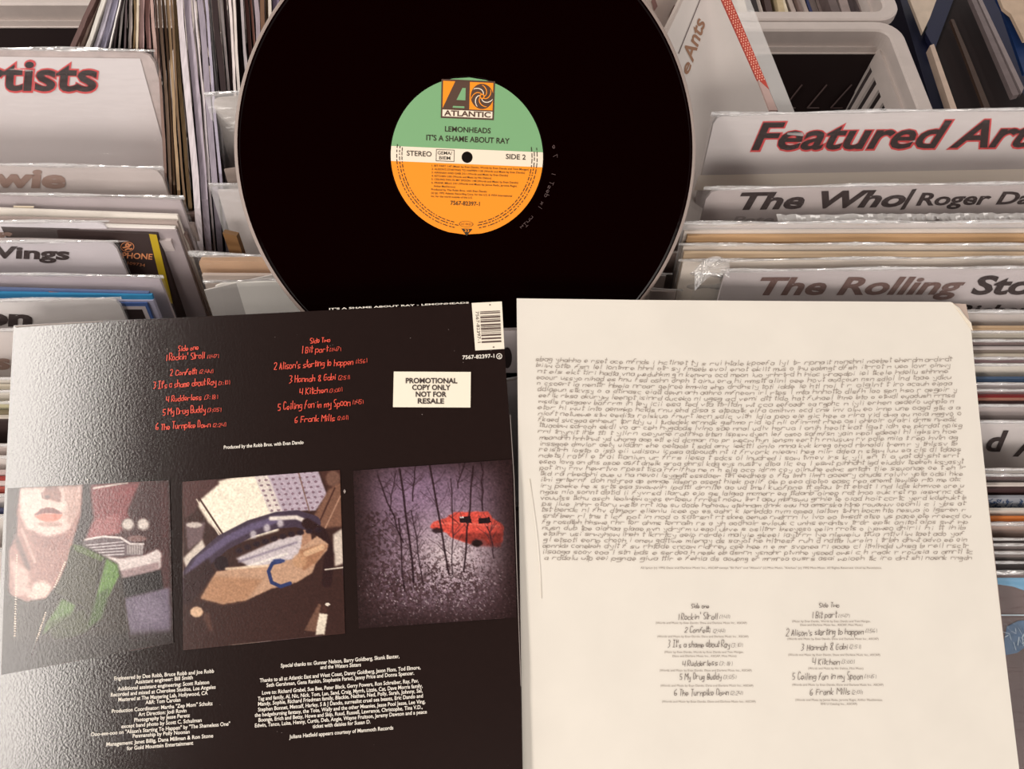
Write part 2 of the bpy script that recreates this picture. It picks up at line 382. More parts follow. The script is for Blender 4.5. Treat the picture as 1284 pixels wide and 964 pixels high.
# scribbled blue pattern on one of the edges
for ob in list(C.objects):
    if ob.get('label', '').startswith('sleeve with blue scribbled'):
        q = MB(); A = P(905, 624, -.022); n = (P(905, 640, -.022)-A).cross(U).normalized()*-1
        ch = ob.children[0]; D = vpd(642, 1450); nn = U.cross(D).normalized(); nn = nn if nn.dot(CAM-A) > 0 else -nn
        for k in range(120):
            x = random.uniform(1238, 1300); y = random.uniform(627, 637)
            if 1268 < x < 1274: continue
            p0 = PP(x, y, A, nn)+nn*.0003; p1 = PP(x+random.uniform(-4, 4), y+random.uniform(-3, 3), A, nn)+nn*.0003
            t = (p1-p0).cross(nn).normalized()*.0003; q.add([p0-t, p1-t, p1+t, p0+t], [[0, 1, 2, 3]])
        q.build('spine_print', mat('navy_print', (52, 72, 104), .5), ob)

# ---- left bin
VL = (642, 1480)
L = leaner('divider_card', (0, 63), (190, 66), 'tall white divider card in thick clear holder showing letters tists outlined in red', 'divider card', (224, 216, 214), width=.33, anchor='R', vp=(642, 1700), corner=.007, height=.3, thick=.003)
for p in L.body.data.polygons: pass
L.body.data.materials[0] = mat('clear_holder_edge', (186, 170, 166), .3, .6, .2, scale=90)
o, n = L.pl
q = MB(); q.add([PP(*p, o, n)+n*.0006 for p in ((-120, 69), (176, 73), (222, 240), (-120, 240))], [[0, 1, 2, 3]])
q.build('paper_insert', mat('white_insert', (214, 206, 206), .5, .3, .05, scale=6), L.t)
letter(L, [('Artists', (-77, 112), (123, 114), 39, .050, -.0, RED), ('Artists', (-75, 111), (121, 113), 37, .024, -.0, INK)], lift=.001)
sheath(L, lift=.0025, over=.002, m=CLEAR)
L = leaner('divider_card', (0, 207), (200, 212), 'grey divider card with brown letters wie below the tists card', 'divider card', (192, 180, 176), width=.315, anchor='R', vp=VL, corner=.006, thick=.002, h=.001)
letter(L, [('Bowie', (-72, 232), (82, 235), 22, .045, .0, INKT)])
sheath(L, lift=.002, over=.002)
L_ROWS = [
 (246, 251, 226, (176, 164, 166), 'mauve grey sleeve in creased plastic with a cream tab, below the card ending wie', 1),
 (262, 270, 222, (232, 224, 214), 'bright cream white sleeve edge above the card with letter r', 0),
 (273, 278, 222, (164, 148, 142), 'thin grey brown sleeve behind a white one', 0),
 (278, 285, 219, (234, 228, 222), 'white sleeve directly behind the dark orange-lettered cover', 0),
 (286, 289, 221, (158, 146, 148), 'pinkish grey sleeve with plastic rim by the yellow edged cover', 0)]
rows(L_ROWS, 'records in the left bin near the yellow edged cover', 'R', VL)
for ob in list(C.objects):
    if ob.get('label', '').startswith('mauve grey sleeve in creased'):
        A = P(0, 246, 0); D = vpd(*VL); nn = U.cross(D).normalized(); nn = nn if nn.dot(CAM-A) > 0 else -nn
        q = MB(); q.add([PP(x, y, A, nn)+nn*.004 for x, y in ((20, 254), (46, 254.5), (44, 262), (21, 261.5))], [[0, 1, 2, 3]]); q.build('tab', mat('cream_tab', (226, 212, 190)), ob)
# fanned sleeves whose right ends stick out
for k, (xr, y, col, lab) in enumerate(((250, 268, (112, 92, 86), 'brown-grey sleeve end sticking out furthest right in the left bin'), (243, 282, (150, 134, 128), 'pale brown sleeve end second furthest right in the left bin'), (234, 294, (126, 106, 100), 'grey brown sleeve end between the pale ones in the left bin'), (226, 293, (170, 156, 150), 'light grey sleeve end just right of the yellow stripe'), (214, 302, (192, 180, 178), 'clear covered sleeve end touching the yellow stripe'))):
    L = leaner('record_sleeve', (0, y), (xr, y), lab, 'record', col, h=-.004-.004*(4-k), anchor='R', vp=(560, 1100), thick=.003, part_name='cardboard', group='fanned sleeve ends', height=.3, var=.15)
L = leaner('record_sleeve', (0, 284), (196, 294), 'dark record cover with orange lettering and a yellow right stripe', 'record', (56, 42, 40), h=.001, anchor='R', vp=(600, 1480), thick=.003, part_name='cardboard', height=.3)
o, n = L.pl; q = MB()
q.add([PP(x, y, o, n)+n*.0004 for x, y in ((187, 292.8), (196.5, 293.8), (217, 380), (208, 380))], [[0, 1, 2, 3]]); q.build('yellow_stripe', mat('yellow_print', (186, 158, 36), .4), L.t)
OR = mat('orange_print', (214, 140, 96), .5); q = MB()
ptext(q, 'PARLOPHONE', L.pl, (118, 321), (191, 325), 7, .02, 0, 0); ptext(q, '109734', L.pl, (160, 331), (182, 334), 3.6, 0, 0, 0)
cxm, cym = 160, 309
for a in range(28):
    t0, t1 = 2*math.pi*a/28, 2*math.pi*(a+1)/28
    q.add([PP(cxm+math.cos(t)*r, cym+math.sin(t)*r*.72, o, n)+n*.0004 for t, r in ((t0, 8.6), (t1, 8.6), (t1, 7.8), (t0, 7.8))], [[0, 1, 2, 3]])
for pts in ([(157, 313), (161, 311), (163, 307), (160, 304.5), (157.5, 307), (160, 309), (163, 312), (166, 311)], [(154, 310), (158, 309.5), (165, 306)]):
    for (x0, y0), (x1, y1) in zip(pts[:-1], pts[1:]):
        L_ = math.hypot(x1-x0, y1-y0); ex, ey = -(y1-y0)/L_*.9, (x1-x0)/L_*.9
        q.add([PP(x, y, o, n)+n*.0005 for x, y in ((x0-ex, y0-ey), (x1-ex, y1-ey), (x1+ex, y1+ey), (x0+ex, y0+ey))], [[0, 1, 2, 3]])
q.build('lettering', OR, L.t)
L = leaner('divider_card', (0, 280), (132, 279), 'white divider card with the brown letter r left of the dark cover', 'divider card', (220, 214, 218), width=.315, anchor='R', vp=VL, corner=.006, thick=.002, h=.003)
letter(L, [('r', (-2, 303), (16, 303), 17, .045, .0, INKT)]); sheath(L, lift=.0015, over=.002, m=CLEAR)
L = leaner('divider_card', (0, 305), (143, 304), 'pale grey divider card ending in ings left of the dark cover', 'divider card', (196, 188, 192), width=.315, anchor='R', vp=(642, 1500), corner=.005, thick=.002, h=.004)
letter(L, [('Wings', (-30, 322), (87, 325), 14, .04, .0, INK)]); sheath(L, lift=.0015, over=.002, m=CLEAR)
L_ROWS2 = [
 (346, 350, 200, (176, 164, 170), 'lilac grey sleeve in plastic below the card ending ings', 1),
 (362, 367, 186, (92, 108, 146), 'dusty blue sleeve edge with pink patches', 0),
 (367.5, 370, 190, (48, 132, 178), 'bright blue sleeve edge in the left bin', 0)]
rows(L_ROWS2, 'records in the left bin above the card ending on', 'R', VL, .002)
for ob in list(C.objects):
    if ob.get('label', '').startswith('dusty blue'):
        A = P(0, 362, .002); D = vpd(*VL); nn = U.cross(D).normalized(); nn = nn if nn.dot(CAM-A) > 0 else -nn
        q = MB()
        for x0, x1 in ((62, 84), (142, 182)): q.add([PP(x, y, A, nn)+nn*.001 for x, y in ((x0, 364), (x1, 366), (x1, 376), (x0, 376))], [[0, 1, 2, 3]])
        q.build('pink_patch', mat('pink_print', (190, 128, 122)), ob)
for (y, xr, col, lab) in ((377, 192, (170, 166, 186), 'lilac plastic covered sleeve end above the black sleeve'), (380, 184, (66, 92, 148), 'blue sleeve end above the black sleeve top'), (384, 182, (186, 176, 178), 'pale sleeve end right of the card ending on'), (388, 178, (40, 28, 28), 'black sleeve end right of the card ending on')):
    L = leaner('record_sleeve', (0, y), (xr, y), lab, 'record', col, h={377: 0, 380: 0, 384: -.002, 388: -.004}[y], anchor='R', vp=VL, thick=.003, part_name='cardboard', height=.3, group='sleeve ends behind the black album cover')
L = leaner('divider_card', (0, 378), (147, 375), 'pale divider card with black letters on above the black album cover', 'divider card', (208, 202, 200), width=.315, anchor='R', vp=VL, corner=.005, thick=.002, h=.006)
letter(L, [('on', (-26, 406), (40, 409), 20, .05, .0, INK)]); sheath(L, lift=.0015, over=.002, m=CLEAR)
L = leaner('divider_card', (0, 415), (140, 415), 'grey divider card with brown letter s left of the black album cover', 'divider card', (206, 196, 192), width=.315, anchor='R', vp=VL, thick=.002, h=.004)
letter(L, [('s', (-7, 462), (13, 462), 18, .045, .0, INKT)]); sheath(L, lift=.0015, over=.002, m=CLEAR)
L3 = [(476, (214, 206, 196), 'pale sleeve edge below the letter s card', 1), (484, (198, 188, 170), 'thin cream sleeve below the letter s card', 0), (492, (222, 214, 204), 'white glossy sleeve above the olive edge', 1), (506, (196, 188, 150), 'yellowish sleeve above the dark band', 1), (517, (120, 108, 84), 'olive sleeve at the left frame edge', 0), (523, (206, 196, 184), 'thin pale line above the black sleeve', 0), (528, (52, 38, 36), 'black sleeve band at the left frame edge', 0), (559, (206, 190, 184), 'pinkish white sleeve below the black band', 1), (574, (222, 212, 206), 'white plastic covered sleeve above the red edges', 1), (592, (200, 180, 176), 'pale pink sleeve above the red edge', 0), (600, (158, 56, 50), 'dark red sleeve edge at the left frame edge', 0), (606, (216, 204, 200), 'white line between red sleeve edges', 0), (613, (172, 84, 74), 'brick red sleeve edge at the left frame edge', 0), (622, (226, 216, 212), 'white sleeve above the navy edge', 1), (640, (60, 62, 92), 'navy sleeve edge at the left frame edge', 0), (648, (228, 220, 214), 'white sleeve below the navy edge', 1), (690, (216, 208, 202), 'lowest pale sleeve at the left frame edge', 1)]
for y, col, lab, pl in L3:
    L = leaner('record_sleeve', (0, y), (150, y), lab, 'record', col, h=0, anchor='R', vp=VL, thick=.0022, group='record edges left of the black album cover', part_name='cardboard', height=.29)
    if pl: sheath(L, over=.002, hem_r=.0012)

# ---- sideways records at the upper left
SIDE = [(113, 7, (96, 70, 66), 'brown sleeve'), (120, 2, (196, 176, 164), 'thin pale sleeve line'), (122.5, 5, (168, 146, 136), 'beige sleeve with small printed spine'), (128, 6, (206, 200, 192), 'ivory sleeve'), (135, 6, (178, 172, 184), 'pale lilac sleeve'), (141, 7, (160, 156, 176), 'lilac grey sleeve'), (149, 2, (228, 222, 218), 'thin white sleeve'), (152, 2, (90, 78, 80), 'thin charcoal sleeve'), (155, 3, (206, 198, 194), 'light grey sleeve'), (159, 2, (78, 64, 66), 'thin dark sleeve'), (162, 4, (182, 170, 166), 'grey sleeve'), (167, 2.5, (190, 166, 130), 'straw sleeve'), (170.5, 3, (206, 190, 168), 'cream sleeve'), (174.5, 7, (182, 152, 150), 'dusty pink sleeve'), (182.5, 6, (146, 112, 108), 'rose brown sleeve'), (189.5, 4, (174, 144, 136), 'pale rose sleeve'), (194.5, 3, (124, 98, 88), 'cocoa sleeve'), (198.5, 4, (160, 134, 116), 'sand brown sleeve'), (203.5, 3, (104, 80, 62), 'dark tan sleeve'), (207.5, 4, (168, 140, 108), 'worn tan sleeve'), (212.5, 3, (112, 86, 60), 'frayed brown sleeve'), (216.5, 5, (188, 158, 118), 'light tan sleeve with lettered spine'), (222.5, 8, (206, 196, 200), 'wide white lilac inner sleeve'), (231.5, 9, (176, 164, 176), 'wide lilac inner sleeve'), (242, 3, (216, 206, 208), 'thin white paper sleeve'), (246.5, 8, (150, 140, 152), 'grey lilac sleeve'), (256, 4, (170, 162, 178), 'pale violet sleeve'), (261.5, 2.5, (226, 220, 220), 'bright white thin sleeve'), (266, 8, (40, 20, 22), 'black sleeve'), (275.5, 3.5, (204, 192, 192), 'white sleeve'), (280.5, 4, (38, 18, 20), 'narrow black sleeve'), (285.5, 3.5, (224, 212, 210), 'second white sleeve'), (291, 3.5, (218, 206, 200), 'third white sleeve'), (296, 5, (34, 16, 18), 'black sleeve by the grey one'), (302, 4, (170, 160, 162), 'grey sleeve line'), (307.5, 5, (84, 50, 46), 'dark red-brown sleeve'), (313.5, 3, (120, 78, 66), 'rust brown worn sleeve'), (318, 6, (164, 150, 158), 'mauve sleeve'), (325, 6, (112, 80, 58), 'worn golden brown sleeve'), (332, 3.5, (168, 140, 112), 'tan worn sleeve'), (337, 4, (216, 204, 192), 'off-white sleeve'), (342.5, 9, (120, 104, 128), 'violet grey sleeve')]
for k, (x0, wpx, col, words) in enumerate(SIDE):
    sl = np.interp(x0, [113, 125, 150, 165, 200, 225, 260, 300, 345], [-.42, -.40, -.18, 0, .06, .08, .09, .06, .03])
    ye = 60 if x0 < 193 else float(np.interp(x0, [178, 222, 258, 264, 350], [190, 262, 215, 125, 118]))
    ys = -45; hh = -.010 - (.006 if k % 3 == 0 else 0) - (.004 if k % 2 else 0)
    if x0 < 193: hh = -.004-.003*(k % 3)
    A0 = P(x0+sl*ys, ys, hh); A1 = P(x0+sl*ye, ye, hh); B0 = P(x0+wpx+sl*ys, ys, hh); B1 = P(x0+wpx+sl*ye, ye, hh)
    vx = min(max(x0+sl*1500, 60), 520); D = vpd(vx, 1500)*.29
    n_seg = 8; vs = []
    th = (B0-A0)*.985
    for i in range(n_seg+1):     # a slightly bowed slab
        t = i/n_seg; bow = U*(.0006*math.sin(t*5+k)+random.uniform(-.0002, .0002)); p = A0.lerp(A1, t)+bow; r = th*random.uniform(.82, 1.0)
        vs += [p, p+r, p+r+D, p+D]
    fs = [[0, 1, 2, 3], [n_seg*4+3, n_seg*4+2, n_seg*4+1, n_seg*4]]
    for i in range(n_seg):
        a = i*4; fs += [[a, a+4, a+5, a+1], [a+1, a+5, a+6, a+2], [a+2, a+6, a+7, a+3], [a+3, a+7, a+4, a]]
    nb = 'between the black album cover and the back of the shop' if False else ''
    place = ('standing left of the tists card corner' if x0 < 178 else 'standing edge-on right of the tists card' if x0 < 262 else 'standing edge-on close left of the black disc')
    t = thing('record_sleeve', A1+D, '%s %s' % (words, place), 'record', 'records standing edge-on at the upper left')
    mesh('cardboard', vs, fs, mat('side_%d' % k, col, .6, .3, .22, scale=90, stretch=(8, .5, 2)), t)

# ---- middle bin, beside and behind the disc
VM = (642, 1500)
def mid(name, pa, pb, lab, cat, col, **k):
    k.setdefault('vp', VM); return leaner(name, pa, pb, lab, cat, col, anchor='L', group=None, **k)
L = mid('paper_sleeve', (266, 124), (298, 121), 'off-white folded paper sleeve left of the disc, topmost in the middle bin', 'paper sleeve', (206, 196, 188), width=.29, corner=.004, thick=.002, h=-.004)
sheath(L, over=.004, m=VEIL)
L = mid('paper_sleeve', (281, 213), (310, 209), 'narrow grey paper sleeve between the two pale ones left of the disc', 'paper sleeve', (150, 134, 126), width=.28, thick=.002, h=-.008)
L = mid('paper_sleeve', (273, 240), (306, 239), 'white sleeve in plastic left of the disc above the tan one', 'paper sleeve', (198, 188, 186), width=.29, thick=.003, h=-.006)
sheath(L, over=.006, m=VEIL)
L = mid('record_sleeve', (279, 292), (288, 294), 'gold and black worn sleeve end above the tan folded sleeve', 'record', (116, 84, 52), width=.010, thick=.004, h=-.008, part_name='cardboard', var=.5, vp=(642, 1300))
# tan folded paper with a soft roll
L = mid('record_sleeve', (248, 326), (420, 330), 'tan folded card sleeve with a rounded top at the lower left of the disc', 'record', (204, 164, 130), width=.31, thick=.006, h=-.010, corner=.003, part_name='cardboard', var=.12)
sheath(L, over=.006, hem_r=.002)
L = mid('record_sleeve', (253, 345), (420, 346), 'pale pink-grey sleeve in front of the tan folded one', 'record', (196, 180, 170), width=.31, thick=.003, h=-.009, part_name='cardboard')
L = mid('paper_sleeve', (256, 364), (300, 354), 'bent clear plastic cover at the lower left of the disc', 'paper sleeve', (206, 200, 196), width=.05, thick=.001, h=-.008)
L = mid('paper_sleeve', (264, 356), (430, 350), 'large white paper sleeve at the lower left behind the disc', 'paper sleeve', (244, 240, 234), width=.26, thick=.002, h=-.008, corner=.008)
sheath(L, over=.003)
# right side slivers of the same bin
for (pa, pb, col, lab, vv, hh) in (((700, 296), (868, 288), (176, 158, 150), 'brown-grey sleeve end right of the disc, furthest back', (642, 1150), -.006), ((690, 322), (856, 318), (150, 128, 120), 'dull brown sleeve end right of the disc', (642, 1150), -.010), ((690, 345), (835, 346), (196, 184, 180), 'pale plastic covered sleeve end low at the right of the disc', (642, 1300), -.008), ((690, 362), (848, 366), (170, 154, 148), 'grey sleeve end with shiny plastic rim low at the right of the disc', (642, 1300), -.006)):
    L = leaner('record_sleeve', pa, pb, lab, 'record', col, h=hh-.012, anchor='R', width=.2, vp=vv, thick=.003, part_name='cardboard', height=.29, group=None)
    sheath(L, over=.003)
L = leaner('divider_card', (540, 417), (662, 414), 'light grey divider card top peeping out between the black cover and the white sleeve', 'divider card', (206, 196, 196), h=.014, anchor='L', width=.12, vp=VM, thick=.003, height=.2)
q = MB(); o, n = L.pl
q.add([PP(636+12*math.cos(a)*.5, 448+13*math.sin(a), o, n)+n*.0006 for a in [2*math.pi*i/20 for i in range(20)]], [list(range(20))]); q.build('dark_print', mat('dark_print', (40, 22, 22)), L.t)
for y, lb in ((470, 'shadow-coloured sleeve in the gap between cover and inner sleeve, nearest the disc'), (640, 'shadow-coloured sleeve low in the gap between cover and inner sleeve')):
    leaner('record_sleeve', (500, y), (800, y), lb, 'record', (52, 36, 34), h=-.02, anchor='L', width=.25, vp=VM, thick=.003, height=.25, part_name='cardboard')  # shade of the gap is put into the dark sleeve colour

# ---- sleeve and picture standing at the upper right of the disc
def lean_poly(name, top, rest, lab, cat, col, hh, thick=.003, down=.1):
    """top: two px points of its upper edge; rest: (px,py,h) further corners"""
    pts = [P(x, y, hh) for x, y in top]+[P(*r) for r in rest]
    a, b, c = pts[0], pts[1], pts[2]; n = (b-a).cross(c-a).normalized()
    if n.dot(CAM-a) < 0: n = -n
    pts = [p - n*((p-a).dot(n)) for p in pts]
    t = thing(name, pts[-1], lab, cat); q = MB(); q.prism(pts, -n*thick)
    q.build('board', mat('lp_%d%d%d' % col, col, .5, .3, .06, scale=20), t); L = Lean(); L.t = t; L.pl = (a, n); L.A = a; L.n = n; return L
L = lean_poly('divider_card', ((780, 145), (888, -60)), ((985, 165, -.09), (985, 330, -.125), (800, 330, -.09)), 'big white divider card with brown slanted Ants lettering running upward', 'divider card', (216, 208, 202), -.018, .003)
q = MB(); BR = mat('copper_print', (150, 110, 84), .5)
ptext(q, 'e', L.pl, (862, 94), (868, 80), 11, .02, .3, 0); ptext(q, 'Ants', L.pl, (868, 79), (885, 26), 15, .02, .35, 0); q.build('lettering', BR, L.t)
q = MB(); o, n = L.pl
q.add([PP(x, y, o, n)+n*.0005 for x, y in ((850, 67), (880, -8), (880.8, -7), (850.8, 68))], [[0, 1, 2, 3]])
q.build('ruled_line', mat('grey_rule', (110, 98, 96)), L.t)
# patterned red strip and clear band along its right side
L2 = lean_poly('record_sleeve', ((892, -30), (903, -32)), ((965, 112, -.012), (950, 100, -.012)), 'narrow red sleeve edge with pale dots beside the Ants card', 'record', (176, 70, 58), -.012, .002)
q = MB(); o, n = L2.pl
for i in range(46):
    for j in range(3):
        t = i/46; x = 894+t*58+j*3.0+(1.2 if i % 2 else 0); y = -28+t*132-j*.8
        q.add([PP(x+dx, y+dy, o, n)+n*.0004 for dx, dy in ((0, -1.1), (.9, 0), (0, 1.1), (-.9, 0))], [[0, 1, 2, 3]])
q.build('dots', mat('pale_dot_print', (232, 180, 160)), L2.t)
lean_poly('record_sleeve', ((950, 99), (964, 112)), ((975, 138, -.012), (965, 138, -.012)), 'dull pink end of the sleeve edge below the red dots', 'record', (176, 150, 144), -.012, .002)
L3_ = lean_poly('plastic_cover', ((904, -32), (928, -32)), ((1008, 170, -.012), (988, 168, -.012)), 'clear plastic band beside the red dotted sleeve', 'plastic cover', (160, 150, 148), -.012, .001)
L3_.t.children[0].data.materials[0] = VEIL
L4 = lean_poly('record_sleeve', ((800, 110), (868, -30)), ((878, -30, -.03), (815, 115, -.03)), 'grey-beige sleeve edge left of the Ants card', 'record', (190, 176, 168), -.012, .002)
L5 = lean_poly('record_sleeve', ((770, 60), (808, -40)), ((868, -40, -.05), (838, 60, -.05)), 'pinkish picture cover with brown squares behind the disc rim', 'record', (206, 188, 178), -.02, .002)
q = MB(); o, n = L5.pl
for pts in (((838, 22), (845, 6), (848, 10), (841, 27)), ((851, 8), (856, -2), (858, 4), (853, 14)), ((816, 2), (820, -4), (824, 8), (820, 14))):
    q.add([PP(x, y, o, n)+n*.0005 for x, y in pts], [[0, 1, 2, 3]], 0)
q.add([PP(x, y, o, n)+n*.0004 for x, y in ((838, 28), (852, 0), (860, 0), (846, 44), (842, 42))], [[0, 1, 2, 3, 4]], 1)
q.build('squares', [mat('mauve_print', (140, 100, 94)), mat('pink_wash_print', (190, 150, 144))], L5.t)

# ---------------------------------------------------------------- the vinyl disc
o, X, Y, N = cam_pose((-.02925841, .14810511, .50187006), (-.16297611, -.03231475, 0))
if N.dot(CAM-o) < 0: N = -N
rot = math.radians(-1.8); X, Y = X*math.cos(rot)+Y*math.sin(rot), Y*math.cos(rot)-X*math.sin(rot)
# vinyl: fine concentric grooves as a bump driven by radius
vm = mat('black_vinyl', (8, 0, 0), .10, .10); nt = vm.node_tree; b = nt.nodes['Principled BSDF']
tc = nt.nodes.new('ShaderNodeTexCoord'); ln = nt.nodes.new('ShaderNodeVectorMath'); ln.operation = 'LENGTH'
mt = nt.nodes.new('ShaderNodeMath'); mt.operation = 'MULTIPLY'; mt.inputs[1].default_value = 9000
sn = nt.nodes.new('ShaderNodeMath'); sn.operation = 'SINE'
bp = nt.nodes.new('ShaderNodeBump'); bp.inputs['Strength'].default_value = .06; bp.inputs['Distance'].default_value = .0002
nt.links.new(tc.outputs['Object'], ln.inputs[0]); nt.links.new(ln.outputs['Value'], mt.inputs[0]); nt.links.new(mt.outputs[0], sn.inputs[0]); nt.links.new(sn.outputs[0], bp.inputs['Height']); nt.links.new(bp.outputs[0], b.inputs['Normal'])
disc = thing('vinyl_record', o-Y*.1505, 'glossy black twelve inch vinyl record with green and orange centre label', 'vinyl record')
def lathe(prof, n=180):
    vs = []; k = len(prof)
    for i in range(n):
        a = 2*math.pi*i/n; d = X*math.cos(a)+Y*math.sin(a); vs += [o+d*r+N*z for r, z in prof]
    fs = [[i*k+j, i*k+(j+1) % k, ((i+1) % n)*k+(j+1) % k, ((i+1) % n)*k+j] for i in range(n) for j in range(k)]
    return vs, fs
vs, fs = lathe([(.0036, 0), (.0500, 0), (.0503, -.0003), (.1462, -.0005), (.1470, .0001), (.1480, .0003), (.1492, .0002), (.1501, -.0003), (.1505, -.0012), (.1501, -.0021), (.1480, -.0026), (.0036, -.0024)])
dk = mesh('disc', vs, fs, vm, disc, origin=o, smooth=False)
dk.data.materials.append(mat('rim_highlight', (150, 134, 126), .25, 1.0))  # pale bead colour stands in for the highlight along the black rim
for i_, p_ in enumerate(dk.data.polygons):
    if 5 <= i_ % 12 <= 8: p_.material_index = 1
# label: three flat colour fields cut from the circle
RL = .0495
def seg(y0, y1, mi, q, lift=.0003, r=RL, r0=.0036):
    n = 40; ring = []
    ys = [y0+(y1-y0)*i/n for i in range(n+1)]
    for ya, yb in zip(ys[:-1], ys[1:]):
        for s in (-1, 1):
            pts = []
            for y in (ya, yb):
                xo = math.sqrt(max(r*r-y*y, 0)); xi = math.sqrt(max(r0*r0-y*y, 0)); pts.append((s*xi, s*xo, y))
            (i0, o0, yy0), (i1, o1, yy1) = pts
            q.add([o+X*i0+Y*yy0+N*lift, o+X*o0+Y*yy0+N*lift, o+X*o1+Y*yy1+N*lift, o+X*i1+Y*yy1+N*lift], [[0, 1, 2, 3]], mi)
q = MB(); pxs = .0495/95.3      # metres per photo pixel on the label
seg(.0055-.0004, RL, 0, q); seg(-.0043, .0055-.0004, 1, q); seg(-RL, -.0043, 2, q)
lg, lc, lo = mat('green_label', (122, 168, 120), .55, .3), mat('cream_label', (238, 222, 200), .55, .3), mat('orange_label', (247, 146, 30), .55, .3)
q.build('label', [lg, lc, lo], disc)
def LT(q, s, cx_, cy_, wd, cap, mi=0, bold=0., shear=0., left=False):   # px units from the hole, y up
    ox = cx_ if left else cx_-wd/2
    put(q, s, o+X*ox*pxs+Y*cy_*pxs, X*wd*pxs, Y*cap*pxs, N*.0005, bold, shear, mi)
q = MB(); LI = mat('label_ink', (50, 42, 30), .5)
LT(q, 'LEMONHEADS', 0, 30, 57, 6.2, bold=.015); LT(q, "IT'S A SHAME ABOUT RAY", 0.5, 18.5, 104, 6.5, bold=.015)
LT(q, 'STEREO', -60, -1, 31, 6, bold=.012); LT(q, 'SIDE 2', 61, 0, 25, 6, bold=.012)
LT(q, 'GEMA/', -28, 2, 18, 4, bold=.005); LT(q, 'BIEM', -28, -4, 14, 4, bold=.005)
for (x0, y0, x1, y1) in ((-39, -6.2, -16, -5.6), (-39, 7.6, -16, 8.2), (-39, -6, -38.4, 8), (-16.6, -6, -16, 8)):
    q.add([o+X*a*pxs+Y*b_*pxs+N*.0005 for a, b_ in ((x0, y0), (x1, y0), (x1, y1), (x0, y1))], [[0, 1, 2, 3]])
tr = ["1. BIT PART 1:47 (Music by Evan Dando, Words by Evan Dando and Tom Morgan)", "2. ALISON'S STARTING TO HAPPEN 1:58 (Words and Music by Evan Dando)", "3. HANNAH AND GABI 2:51 (Words and Music by Evan Dando)", "4. KITCHEN 3:00 (Words and Music by Nic Dalton)", "5. CEILING FAN IN MY SPOON 1:48 (Words and Music by Evan Dando)", "6. FRANK MILLS 2:01 (Words and Music by James Rado, Jerome Ragni,", "Arthur MacDermot)", "Produced by The Robb Bros. with Evan Dando", "(c) (p) 1992 Atlantic Recording Corp. for the U.S. & WEA International", "Inc. for the world outside of the U.S."]
wd = [122, 117, 96, 75, 109, 108, 27, 70, 102, 52]
for i, (s, wdt) in enumerate(zip(tr, wd)): LT(q, s, -44 if i < 6 else (-41 if i == 6 else -44), -13-i*4.15, wdt, 2.3, left=True, bold=.004)
LT(q, '7567-82397-1', -1, -59, 37, 5, bold=.015)
LT(q, 'LC 0121', 1, -83.5, 12, 2.6)
for i in range(24):
    a0, a1 = 2*math.pi*i/24, 2*math.pi*(i+1)/24
    q.add([o+X*(1+math.cos(a)*r)*pxs+Y*(-82.2+math.sin(a)*r*.42)*pxs+N*.0005 for a, r in ((a0, 9), (a1, 9), (a1, 8.3), (a0, 8.3))], [[0, 1, 2, 3]])
q.add([o+X*a*pxs+Y*b_*pxs+N*.0005 for a, b_ in ((-5, -88), (9, -88), (2, -97))], [[0, 1, 2]])
for r, step in ((88, 0), (84.5, 1), (81.5, 2)):        # rim small print
    a = 172+step; 
    while a < 368:
        l = random.choice((1.2, 2, 3, 4))
        if not 261 < a < 279:
            q.add([o+(X*math.cos(math.radians(t))+Y*math.sin(math.radians(t)))*rr*pxs+N*.0005 for t, rr in ((a, r-.5), (a+l, r-.5), (a+l, r+.5), (a, r+.5))], [[0, 1, 2, 3]])
        a += l+random.uniform(.6, 1.6)
q.build('label_lettering', LI, disc)
q = MB(); put(q, '33', o+X*-1.0*pxs-Y*92*pxs, X*6*pxs, Y*3.4*pxs, N*.0007, .01); q.build('speed_mark', lo, disc)
# emblem: dark frame, orange field with block letter and swirl, wordmark strip
q = MB()
def EM(pts, mi, l): q.add([o+X*a*pxs+Y*b_*pxs+N*l for a, b_ in pts], [list(range(len(pts)))], mi)
EM([(-34, 46), (32, 46), (32, 92), (-34, 92)], 0, .00045)
EM([(-32, 57.5), (30, 57.5), (30, 90), (-32, 90)], 1, .00052)
EM([(-32, 48), (30, 48), (30, 56), (-32, 56)], 2, .00052)
EM([(-32, 57.5), (-17, 90), (1, 90), (1, 57.5)], 0, .0006); EM([(-15, 68), (-4, 68), (-4, 82.5), (-8, 82.5)], 3, .00068); EM([(-20, 57.8), (-19, 60.8), (-5, 60.8), (-5, 57.8)], 3, .00068)
EM([(-20.5, 57.5), (-20, 58.6), (-4, 58.6), (-4, 57.5)], 0, .00072)
ccx, ccy = 16.5, 73.5
EM([(ccx+14*math.cos(t), ccy+15*math.sin(t)) for t in [2*math.pi*i/40 for i in range(40)]], 0, .0006)
for k in range(7):
    a0 = 2*math.pi*k/7; pa = []; pb = []
    for i in range(9):
        t = i/8; r = 3.2+10.3*t; a = a0+1.5*t
        pa.append((ccx+r*math.cos(a), ccy+r*math.sin(a))); pb.append((ccx+r*math.cos(a+.14+.12*(1-t)), ccy+r*math.sin(a+.14+.12*(1-t))))
    for i in range(8): EM([pa[i], pa[i+1], pb[i+1], pb[i]], 2 if k % 2 else 1, .00068)
EM([(ccx+3.2*math.cos(t), ccy+3.2*math.sin(t)) for t in [2*math.pi*i/20 for i in range(20)]], 1, .00068)
EM([(ccx+1.8*math.cos(t), ccy+1.8*math.sin(t)) for t in [2*math.pi*i/20 for i in range(20)]], 0, .00074)
put(q, 'ATLANTIC', o+X*-30*pxs+Y*49*pxs, X*58*pxs, Y*6.2*pxs, N*.0006, .03, 0, 0)
